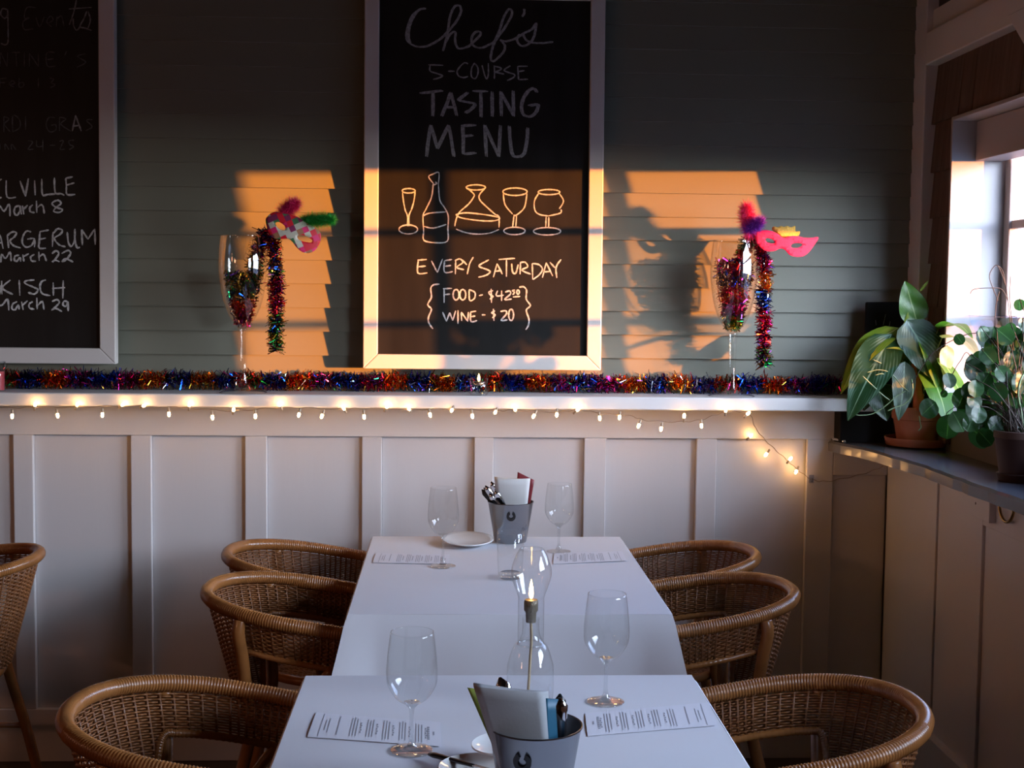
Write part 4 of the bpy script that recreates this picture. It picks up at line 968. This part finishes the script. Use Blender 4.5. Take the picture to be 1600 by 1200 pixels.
ol = Z8([(650,500),(720,478),(800,478),(900,510),(990,572),(1060,555),(1150,550),(1250,572),(1340,575),(1430,568),(1385,650),(1310,750),(1240,800),(1150,808),(1070,785),(1010,720),(950,705),(880,735),(790,740),(710,700),(655,630),(640,560)], 1100, 300)
h1_ = Z8([(765,585),(800,575),(860,595),(885,630),(860,645),(800,635),(770,610)], 1100, 300); h2_ = Z8([(1085,670),(1110,645),(1170,635),(1225,645),(1230,665),(1190,695),(1130,702),(1095,692)], 1100, 300)
sheet(ol, [h1_, h2_], GY-.085, .0002, 1200, 'mask_face', MT['pink'], MKR, inv)
cr = Z8([(850,470),(870,430),(920,440),(960,425),(1000,435),(1040,425),(1090,440),(1140,425),(1145,490),(1200,490),(1175,548),(1060,556),(990,570),(920,520)], 1100, 300)
sheet([p for p in cr], [], GY-.078, .0002, 1200, 'gold_crown', MT['gold'], MKR, inv)
q = MB()
for a, b in Z8([(755,525),(858,545),(720,635),(890,660),(785,650),(1118,590),(1232,612),(1272,662),(1045,690),(1125,745),(1212,740),(810,685)], 1100, 300): q.sphere(PY(a, b, GY-.088), .0016, 6, 4)
o = q.build('sequin_dots', mat('dark_pink_sequin', (.35, .0, .06), .2), MKR); o.matrix_parent_inverse = inv
def feather(p0, p1, wd, m, n, seed, parent, inv, name='feather', droop=.2, dy=.02):
    rg = random.Random(seed); q = MB(); p0, p1 = Vector(p0), Vector(p1); ax = p1-p0; L_ = ax.length
    sd_ = ax.cross(Vector((0, 1, 0))).normalized()
    def sp(t): return p0+ax*t+sd_*L_*droop*t*t+Vector((0, -dy*t, 0))
    q.tube([sp(i/8) for i in range(9)], [.0012*(1-.8*i/8) for i in range(9)], 5)
    for i in range(n):
        t = rg.uniform(.05, 1); c = sp(t); w_ = wd*(.45+.55*sin(pi*min(1, .2+t*.62)))*rg.uniform(.35, 1.25)
        d = Vector((rg.gauss(0, 1), rg.gauss(0, 1), rg.gauss(0, 1))); d = (d.normalized()+ax.normalized()*rg.uniform(0, .9)).normalized(); s_ = d.cross(Vector((rg.gauss(0, 1), rg.gauss(0, 1), rg.gauss(0, 1)))).normalized()*.00042
        m_ = c+d*w_*.5+Vector((rg.gauss(0, .002), rg.gauss(0, .002), rg.gauss(0, .002))); e_ = m_+d*w_*.5+Vector((rg.gauss(0, .003), rg.gauss(0, .003), rg.gauss(0, .003)))
        q.add([c-s_, c+s_, m_+s_, m_-s_, e_], [(0, 1, 2, 3), (3, 2, 4)])
    o = q.build(name, m, parent, smooth=False); o.matrix_parent_inverse = inv; return o
feather(PY(1174, 368, GY-.06), PY(1160, 326, GY-.05), .036, MT['fpink'], 4600, 1, MKR, inv, droop=-.1)
feather(PY(1166, 362, GY-.07), PY(1186, 346, GY-.075), .030, MT['fpur'], 3000, 2, MKR, inv, droop=0)

MKL = empty('party_mask', PY(458, 365, GY-.04)); tag(MKL, 'tilted patchwork eye mask of coloured squares on the left giant glass', 'mask'); inv = Matrix.Translation(MKL.location).inverted()
ol = Z8([(350,540),(390,470),(450,425),(540,410),(640,440),(760,455),(870,500),(960,565),(1060,620),(1150,680),(1205,740),(1215,830),(1180,930),(1110,1020),(1020,1055),(920,1035),(830,960),(760,870),(700,830),(600,835),(500,830),(430,780),(385,700)], 380, 290, 10)
h2_ = Z8([(850,780),(930,775),(1010,800),(1080,850),(1060,890),(980,880),(900,860),(855,830)], 380, 290, 10); h1_ = Z8([(500,590),(560,570),(640,620),(660,680),(620,700),(550,670)], 380, 290, 10)
def patch_mat():
    M = mat('mask_patchwork', (.5, .5, .5), .5); t = M.node_tree; b = t.nodes['Principled BSDF']
    c = t.nodes.new('ShaderNodeTexCoord'); mp = t.nodes.new('ShaderNodeMapping'); mp.inputs['Rotation'].default_value = (0, .42, 0); mp.inputs['Scale'].default_value = (58, 0, 58); t.links.new(c.outputs['Object'], mp.inputs[0])
    fl_ = t.nodes.new('ShaderNodeVectorMath'); fl_.operation = 'FLOOR'; t.links.new(mp.outputs[0], fl_.inputs[0])
    wn = t.nodes.new('ShaderNodeTexWhiteNoise'); t.links.new(fl_.outputs[0], wn.inputs[0])
    r_ = t.nodes.new('ShaderNodeValToRGB'); r_.color_ramp.interpolation = 'CONSTANT'; el = r_.color_ramp.elements
    cs = [(0, (.62, .60, .48)), (.2, (.75, .01, .03)), (.42, (.06, .20, .08)), (.60, (.24, .02, .10)), (.74, (.40, .18, .09)), (.9, (.80, .02, .16))]
    el[0].position, el[0].color = 0, (*cs[0][1], 1); el[1].position, el[1].color = cs[1][0], (*cs[1][1], 1)
    for p_, k_ in cs[2:]: q_ = el.new(p_); q_.color = (*k_, 1)
    t.links.new(wn.outputs['Value'], r_.inputs[0]); t.links.new(r_.outputs[0], b.inputs['Base Color']); return M
face = sheet(ol, [h1_, h2_], GY-.075, .0002, 458, 'mask_face', patch_mat(), MKL, inv)
feather(PY(440, 335, GY-.05), PY(461, 317, GY-.05), .034, MT['fpink'], 3600, 3, MKL, inv, droop=-.1)
feather(PY(468, 346, GY-.05), PY(518, 341, GY-.055), .030, MT['fgreen'], 5600, 4, MKL, inv, droop=-.06)

# ------------------------------------------------------------------ small candle glasses on the shelf
p = PY(748, 612, -.165); C_ = empty('tealight_glass', (p.x, -.165, SH_Z)); tag(C_, 'small glass with lit tealight on the shelf under the menu chalkboard', 'candle')
q = MB(); q.lathe([(.024, .002), (.0285, .004), (.0285, .052), (.0270, .052)], n=32); q.build('glass_cup', MT['glass'], C_)
q = MB(); q.lathe([(0, .030), (.019, .030), (.0195, .042), (.018, .0425), (0, .041)], n=28); q.build('tealight', MT['steel'], C_)
q = MB(); q.lathe([(0, .042), (.003, .045), (.0042, .050), (.0028, .058), (0, .066)], n=12); q.build('flame', MT['flame'], C_)
q = MB(); q.lathe([(0, .001), (.0262, .001), (.0262, .006), (0, .006)], n=28); q.build('glass_bottom', MT['glass'], C_)
p = PY(-8, 612, -.150); C_ = empty('candle_tumbler', (p.x, -.150, SH_Z)); tag(C_, 'glass tumbler with red wax at the left edge of the shelf', 'candle')
q = MB(); q.lathe([(.0, .002), (.030, .002), (.032, .09), (.0305, .09), (.029, .006)], n=32); q.build('glass_cup', MT['glass'], C_)
q = MB(); q.lathe([(0, .004), (.0275, .004), (.0282, .060), (0, .060)], n=28); q.build('wax', MT['wax'], C_, angle=40)

# ------------------------------------------------------------------ fairy lights along the front of the shelf and down to the sill
YL = -.200
cord = [(-40, 636), (20, 637), (60, 636), (120, 636), (190, 634), (270, 636), (300, 638), (365, 642), (420, 638), (470, 637), (530, 640), (568, 638), (640, 640), (700, 639), (770, 642), (805, 641), (870, 644), (903, 640), (940, 646), (985, 650), (1010, 657), (1060, 659), (1095, 656), (1125, 646), (1150, 643), (1172, 648)]
cp = [PY(a, b, YL-.003) for a, b in cord]
cp += [PY(a, b, YW-.012-(.0 if i else .1)) for i, (a, b) in enumerate([(1180, 668), (1198, 690), (1222, 712), (1245, 733), (1268, 749)])]
cp += [PY(1290, 752, -.045), PY(1330, 745, -.05), PY(1365, 735, -.10), PY(1392, 722, -.20)]
FL = empty('fairy_light_string', (0, YL, SH_Z)); tag(FL, 'string of warm glowing fairy lights draped along the shelf edge and down to the sill', 'string lights'); inv = Matrix.Translation(FL.location).inverted()
for off, ph in ((.0016, 0), (-.0016, pi)):
    cc = catmull(cp, 10); q = MB(); q.tube([c+Vector((0, off*cos(i*.9+ph), off*1.2*sin(i*.9+ph))) for i, c in enumerate(cc)], .0011, 5)
    o = q.build('cord', MT['wire'], FL); o.matrix_parent_inverse = inv
bl = [(19, 650), (55, 632), (90, 649), (121, 632), (160, 648), (192, 632), (225, 634), (264, 647), (296, 632), (332, 652), (365, 640), (399, 650), (437, 632), (467, 648), (503, 650), (537, 638), (569, 651), (605, 635), (639, 639), (672, 648), (706, 641), (738, 650), (774, 644), (805, 640), (834, 650), (870, 648), (903, 640), (937, 653), (968, 652), (998, 665), (1033, 670), (1069, 650), (1096, 665), (1134, 641), (1169, 646), (1173, 681), (1197, 710), (1235, 717), (1244, 737)]
cc = catmull(cp, 10)
q0 = MB(); q0.sphere((0, 0, 0), .0046, 10, 7, (1, 1, 1.9)); bme = q0.build('bulb', MT['bulb'], FL)
q1 = MB(); q1.lathe([(0, -.011), (.0034, -.011), (.0036, .003), (.0030, .004), (0, .004)], n=10); sme = q1.build('socket', MT['socket'], FL)
for i, (a, b) in enumerate(bl):
    yl = YL-.012 if i < 35 else YW-.02
    p = PY(a, b, yl)
    near = min(cc, key=lambda c: (c-p).length)
    d = (p-near); d.y = -.004 if i < 35 else -.003; d = d.normalized() if d.length > .004 else Vector((.3, -.2, -1)).normalized()
    if d.z > 0 and abs(d.z) < .2: d = Vector((.7, -.1, .7)).normalized()
    rot = d.to_track_quat('Z', 'Y').to_euler()
    bo = bme if i == 0 else bme.copy(); so_ = sme if i == 0 else sme.copy()
    if i: COL.objects.link(bo); COL.objects.link(so_)
    so_.parent = FL; bo.parent = so_; loc = p-FL.location
    bo.location = (0, 0, .0085); so_.location = loc-d*.0085; so_.rotation_euler = rot
# clear hook that holds the cord
p = PY(1268, 749, YW-.006); hk = empty('cord_hook', p); tag(hk, 'small clear plastic hook holding the light cord near the right corner', 'hook')
q = MB(); q.box(-.008, .008, 0, .005, -.012, .014); q.build('hook_plate', MT['plast'], hk, smooth=False, bevel=.001)
q = MB(); q.tube([(0, 0, -.006), (0, -.010, -.008), (0, -.012, .0), (0, -.010, .006)], .002, 7); q.build('hook_arm', MT['plast'], hk)

# ------------------------------------------------------------------ black sign and box on the sill behind the plants
SG = empty('black_sign', (1.35, -.06, zs)); tag(SG, 'small black chalk sign standing in the corner behind the potted plants', 'sign'); inv = Matrix.Translation(SG.location).inverted()
a_, b_, c_, d_2 = PY(1347, 560, -.10), PY(1474, 560, -.10), PY(1474, 472, -.07), PY(1353, 472, -.07)
q = MB(); y_ = -.10
P = [Vector((a_.x, -.12, zs+.12)), Vector((1.452, -.12, zs+.12)), Vector((1.452, -.075, c_.z)), Vector((d_2.x, -.075, d_2.z))]
q.add([p+Vector((0, dy, 0)) for dy in (0, .014) for p in P], [(0, 1, 2, 3), (7, 6, 5, 4), (0, 4, 5, 1), (1, 5, 6, 2), (2, 6, 7, 3), (3, 7, 4, 0)]); o = q.build('board', MT['blackm'], SG, smooth=False, bevel=.004); o.matrix_parent_inverse = inv
q = MB()
for st in ([(1384, 491), (1380, 508)], [(1391, 502), (1387, 520)], [(1368, 500), (1369, 508)], [(1378, 515), (1375, 527)], [(1392, 512), (1388, 530)]):
    q.tube([PY(x, y, -.092) for x, y in st], .0012, 5)
o = q.build('chalk_scribble', MT['chalkf'], SG); o.matrix_parent_inverse = inv
bA, bB = PY(1311, 660, -.13), PY(1400, 660, -.13)
q = MB(); q.box(edge_x(-.10)+.004, bB.x, -.10, -.03, zs, zs+.104); o = q.build('black_box', MT['blackm'], None, smooth=False, bevel=.003); tag(o, 'black box on the sill corner below the shelf end', 'box')
q = MB(); q.tube(catmull([Vector((1.206, -.050, zs+.0047)), Vector((1.216, -.055, zs+.0062)), Vector((1.236, -.112, zs+.0052))], 4), .0045, 8); o = q.build('metal_clip', MT['chrome'], None); tag(o, 'tiny shiny metal clip on the sill corner beside the black box', 'clip')

# ------------------------------------------------------------------ plants
def leaf(root, inv, base, tip, wd, m, face=(0, -1, .4), sag=.15, cup=.12, shape='heart', nu=8, nv=12, petiole=None):
    base, tip = Vector(base), Vector(tip); ax = tip-base; L_ = ax.length; nrm = Vector(face); nrm = (nrm-ax*nrm.dot(ax)/ax.length_squared).normalized(); sd_ = ax.cross(nrm).normalized()
    V = []; UV = []
    for j in range(nv+1):
        v = j/nv
        if shape == 'heart': w_ = wd/2*(sin(pi*min(1, v**.62*1.0))**.75)*(1.0 if v > .0 else 0)
        elif shape == 'lance': w_ = wd/2*sin(pi*v**.8)**.85
        else: w_ = wd/2*math.sqrt(max(0, 1-(2*v-1)**2))
        if j in (0, nv): w_ = wd*.01
        c = base+ax*v+nrm*L_*(sag*sin(pi*v)*1.0)-Vector((0, 0, 1))*L_*sag*v*v*.6
        for i in range(nu+1):
            u = i/nu*2-1; V.append(c+sd_*u*w_+nrm*(-cup*w_*(1-abs(u))*1.0+.04*w_*sin(v*14+i))); UV.append((i/nu, v))
    fs = [(j*(nu+1)+i, j*(nu+1)+i+1, (j+1)*(nu+1)+i+1, (j+1)*(nu+1)+i) for j in range(nv) for i in range(nu)]
    me = bpy.data.meshes.new('leaf'); me.from_pydata([tuple(v) for v in V], [], fs); ul = me.uv_layers.new(name='UVMap')
    for lp in me.loops: ul.data[lp.index].uv = UV[lp.vertex_index]
    me.materials.append(m); me.polygons.foreach_set('use_smooth', [True]*len(fs)); me.update()
    o = bpy.data.objects.new('leaf', me); COL.objects.link(o); o.parent = root; o.matrix_parent_inverse = inv
    if petiole is not None:
        pb = Vector(petiole); mid = (pb+base)/2+Vector((0, 0, .03))
        q = MB(); q.tube(catmull([pb, mid, base], 6), .0020, 6); s_ = q.build('petiole', MT['stem'], root); s_.matrix_parent_inverse = inv
    return o
LM = dict(var=leaf_mat('dark_variegated_leaf', (.016, .055, .018), (.14, .25, .20), (.18, .30, .20), .50), mid=leaf_mat('green_leaf', (.06, .17, .02), (.16, .30, .06), (.30, .42, .16), .55),
          yel=leaf_mat('yellow_green_leaf', (.16, .24, .02), (.34, .36, .06), (.5, .5, .2), .5), pale=leaf_mat('pale_cream_leaf', (.36, .36, .20), (.50, .46, .30), (.5, .5, .3), .5),
          rnd=leaf_mat('round_dark_leaf', (.013, .052, .016), (.024, .080, .026), (.06, .16, .06), .62), rnd2=leaf_mat('round_mid_leaf', (.032, .095, .034), (.05, .13, .05), (.10, .22, .10), .55))
PC = Vector((PY(1433, 690, -.20).x, -.20, zs)); PL = empty('potted_philodendron', PC); tag(PL, 'potted plant with large silvery variegated leaves in a terracotta pot on the sill', 'plant'); inv = Matrix.Translation(PC).inverted()
q = MB(); q.lathe([(0, .006), (.092, .006), (.094, .008), (.099, .030), (.094, .030), (.088, .012), (0, .012)], n=48); q.build('saucer', MT['terra'], PL, angle=40)
q = MB(); q.lathe([(0, .0125), (.058, .0125), (.060, .014), (.073, .085), (.078, .088), (.080, .125), (.075, .126), (.072, .100), (0, .100)], n=48); q.build('pot', MT['terra'], PL, angle=40)
q = MB(); q.lathe([(0, .106), (.071, .106), (.071, .102)], n=30); q.build('soil', MT['soil'], PL)
def pp(px, py, dy):
    p_ = PY(px, py, -.20+dy); return PX(px, py, 1.462) if p_.x > 1.462 else p_
sk = [pp(1436, 640, -.06), pp(1435, 618, -.06), pp(1433, 595, -.06), pp(1431, 568, -.06)]
q = MB(); q.tube([sk[0], sk[0].lerp(sk[1], .9), sk[1], sk[1].lerp(sk[2], .15), sk[2], sk[3]], [.019, .0155, .0175, .0135, .0125, .0135], 18); o = q.build('watering_spike', MT['terrad'], PL); o.matrix_parent_inverse = inv
root0 = PC+Vector((0, 0, .11))
LV = [ # base, tip, depth offsets, width px, material, face, sag
 ((1434, 506), (1414, 438), -.03, -.03, 46, 'mid', (-.1, -1, .1), .03),
 ((1418, 500), (1466, 594), -.05, -.10, 68, 'var', (.0, -1, .35), .06),
 ((1447, 505), (1470, 615), -.03, -.07, 50, 'mid', (.3, -1, .2), .05),
 ((1404, 512), (1314, 602), -.02, -.04, 46, 'yel', (-.3, -.7, 1), .18),
 ((1394, 522), (1325, 648), -.05, -.12, 66, 'var', (-.25, -1, .5), .10),
 ((1370, 600), (1386, 656), -.06, -.08, 44, 'var', (-.1, -1, .1), .05),
 ((1414, 565), (1404, 654), -.08, -.11, 40, 'var', (.1, -1, .2), .06),
 ((1406, 566), (1419, 486), -.01, -.03, 22, 'yel', (.3, -1, 0), .03),
 ((1466, 514), (1520, 520), -.01, -.03, 30, 'mid', (.1, -.6, 1), .10),
 ((1472, 528), (1534, 558), .02, .02, 30, 'pale', (.1, -.8, .8), .10),
 ((1448, 560), (1482, 662), -.04, -.05, 56, 'mid', (.2, -1, .1), .05),
 ((1402, 540), (1396, 592), .01, .0, 44, 'yel', (0, -1, .1), .03),
 ((1420, 545), (1426, 600), .0, .0, 36, 'mid', (0, -1, .1), .03),
 ((1362, 575), (1350, 640), .0, .0, 44, 'var', (-.3, -1, .1), .05),
 ((1470, 560), (1506, 630), -.01, -.02, 38, 'mid', (.3, -1, .1), .05),
 ((1480, 540), (1476, 590), .02, .02, 26, 'pale', (.2, -1, .1), .05),
 ((1425, 520), (1385, 560), .03, .02, 40, 'mid', (-.2, -1, .3), .05),
 ((1440, 580), (1440, 640), .03, .02, 50, 'var', (.0, -1, .3), .03),
]
for b_, t_, d0, d1_, wpx, mm, fc, sg in LV:
    leaf(PL, inv, pp(*b_, d0), pp(*t_, d1_), wpx/F*4.05, LM[mm], fc, sg, petiole=root0+Vector((R.uniform(-.02, .02), R.uniform(-.02, .02), 0)))
leaf(PL, inv, pp(1438, 455, -.04), pp(1451, 437, -.05), .010, LM['yel'], (0, -1, 0), .05, shape='lance')
leaf(PL, inv, pp(1425, 560, -.07), pp(1384, 540, -.09), .016, LM['yel'], (0, -.6, 1), .15, shape='lance'); leaf(PL, inv, pp(1432, 572, -.08), pp(1418, 556, -.09), .010, LM['yel'], (0, -1, .5), .2, shape='lance')
q = MB()
for st, dy in (([(1438, 562), (1448, 560), (1457, 573), (1452, 590), (1443, 611)], -.09), ([(1424, 592), (1426, 605), (1424, 620), (1412, 632), (1398, 637), (1387, 642)], -.13), ([(1415, 611), (1400, 620), (1385, 633), (1365, 646), (1345, 649), (1334, 647)], -.12), ([(1436, 650), (1438, 662), (1439, 668), (1435, 673)], -.12),
               ([(1348, 588), (1365, 604), (1380, 618), (1390, 625)], -.13), ([(1355, 582), (1370, 578), (1385, 580), (1397, 588), (1408, 602), (1420, 612)], -.12), ([(1368, 586), (1378, 584), (1392, 588)], -.12), ([(1364, 562), (1380, 570), (1395, 585)], -.10)):
    q.tube(catmull([pp(a, b, dy) for a, b in st], 6), .0020 if dy != -.12 else .0016, 6)
o = q.build('tendrils', MT['tend'], PL); o.matrix_parent_inverse = inv

# trailing round-leaved plant in the dark pot at the right edge
YP = -.88
QC = Vector((1.434, -.95, zs)); QL = empty('trailing_houseplant', QC); tag(QL, 'trailing plant with round dark leaves in a dark pot at the right edge', 'plant'); inv2 = Matrix.Translation(QC).inverted()
q = MB(); q.lathe([(0, .001), (.047, .001), (.049, .004), (.054, .020), (.047, .022), (.060, .108), (.063, .111), (.063, .128), (.059, .129), (.056, .111), (0, .108)], n=40); q.build('pot', MT['potd'], QL, angle=40)
q = MB(); q.lathe([(0, .116), (.056, .116), (.056, .110)], n=24); q.build('soil', MT['soil'], QL)
rl = [(1499, 530, 9), (1552, 524, 15), (1551, 540, 13), (1579, 513, 9), (1591, 525, 11), (1593, 476, 9), (1551, 558, 13), (1544, 583, 19), (1579, 585, 17), (1592, 622, 15), (1503, 622, 17), (1531, 638, 24), (1566, 640, 15), (1481, 666, 19), (1497, 658, 17), (1451, 638, 17), (1535, 607, 17), (1514, 610, 14), (1589, 655, 19), (1570, 680, 14), (1600, 676, 19), (1548, 570, 11), (1581, 562, 15), (1596, 583, 13), (1483, 594, 12), (1537, 661, 7), (1475, 615, 6), (1604, 545, 14), (1608, 600, 18), (1560, 612, 15), (1576, 600, 12), (1606, 640, 18), (1590, 540, 12), (1522, 585, 10), (1556, 662, 13), (1612, 570, 16), (1527, 660, 10), (1588, 700, 16), (1566, 548, 12), (1598, 505, 9), (1545, 625, 13), (1510, 640, 15), (1580, 630, 16), (1618, 615, 20), (1625, 560, 18), (1630, 660, 20), (1640, 600, 20)]
rg = random.Random(9)
rl += [(rg.uniform(1512, 1630), rg.uniform(520, 690), rg.uniform(12, 20)) for _ in range(42)]
rl += [(rg.uniform(1490, 1560), rg.uniform(600, 668), rg.uniform(13, 19)) for _ in range(9)]
q = MB()
for k_, (a, b, r_) in enumerate(rl):
    dp_ = YP+rg.uniform(-.07, .06)+(.0 if a > 1520 else .05); c = PY(a, b, dp_); rr_ = r_/F*3.45*1.02
    an = rg.uniform(-2.6, -.5); dv = Vector((cos(an)*.9, rg.uniform(-.35, .1), sin(an)*.9)).normalized()*rr_
    fc = (rg.uniform(-.5, .4), -1, rg.uniform(-.1, .8))
    leaf(QL, inv2, c-dv, c+dv, rr_*1.9, LM['rnd2'] if rg.random() < .45 else LM['rnd'], fc, .08, .15, shape='round', nu=6, nv=9)
    if a > 1500: s0 = QC+Vector((rg.uniform(-.03, .03), rg.uniform(-.03, .03), .125)); mid = (s0+c-dv)/2+Vector((rg.uniform(-.02, .02), rg.uniform(-.02, .02), rg.uniform(.0, .05))); q.tube(catmull([s0, mid, c-dv], 6), .0012, 5)
for st, dy in (([(1600, 700), (1590, 640), (1586, 580), (1584, 530), (1578, 470), (1579, 431)], 0), ([(1585, 560), (1578, 500), (1572, 450), (1560, 417), (1552, 418), (1546, 432), (1552, 452), (1560, 470)], .03), ([(1575, 470), (1565, 452), (1545, 450), (1522, 452), (1516, 459)], .03), ([(1560, 620), (1555, 540), (1556, 480), (1562, 455)], .03),
               ([(1600, 690), (1560, 600), (1545, 530), (1520, 521), (1490, 531), (1462, 548), (1443, 570), (1425, 600)], .08), ([(1590, 690), (1540, 640), (1515, 555), (1500, 565), (1488, 585), (1478, 605), (1470, 615)], .05), ([(1570, 690), (1530, 640), (1500, 634), (1480, 645), (1478, 655)], .04), ([(1545, 575), (1530, 560), (1520, 590), (1510, 612)], .02), ([(1575, 470), (1567, 425), (1557, 414)], .03)):
    q.tube(catmull([PY(a, b, YP+dy) for a, b in st], 7), .0011, 5)
o = q.build('vines', MT['stemd'], QL); o.matrix_parent_inverse = inv2
q = MB(); q.tube(catmull([PY(1608, 575, YP-.08), PY(1596, 590, YP-.09), PY(1591, 615, YP-.09), PY(1596, 645, YP-.08), PY(1600, 672, YP-.08)], 6), .0022, 6); o = q.build('pale_runner', MT['tend'], QL); o.matrix_parent_inverse = inv2

# clear plastic trough fixed inside the window
tp = PX(1532, 493, GX-.08)
tr_ = empty('clear_plastic_trough', (GX-.07, tp.y-.15, tp.z-.045)); tag(tr_, 'clear plastic trough fixed to the window glass behind the trailing plant', 'container')
q = MB(); q.add([(-.045, .16, .045), (.045, .16, .045), (.045, -.16, .045), (-.045, -.16, .045), (-.025, .13, -.02), (.035, .13, -.02), (.035, -.13, -.02), (-.025, -.13, -.02)], [(0, 4, 5, 1), (1, 5, 6, 2), (2, 6, 7, 3), (3, 7, 4, 0), (4, 7, 6, 5)])
q.build('trough', MT['plast'], tr_, smooth=False)
q = MB(); q.tube([(-.045, .16, .045), (.045, .16, .045), (.045, -.16, .045), (-.045, -.16, .045)], .002, 6, close=True); q.build('trough_rim', MT['plast'], tr_)

# ------------------------------------------------------------------ outside ground beyond the windows
og = mbox('ground', mat('outside_ground', (.16, .17, .19), .9), XR+.4, 40, -40, 30, -.6, -.5); S(og)
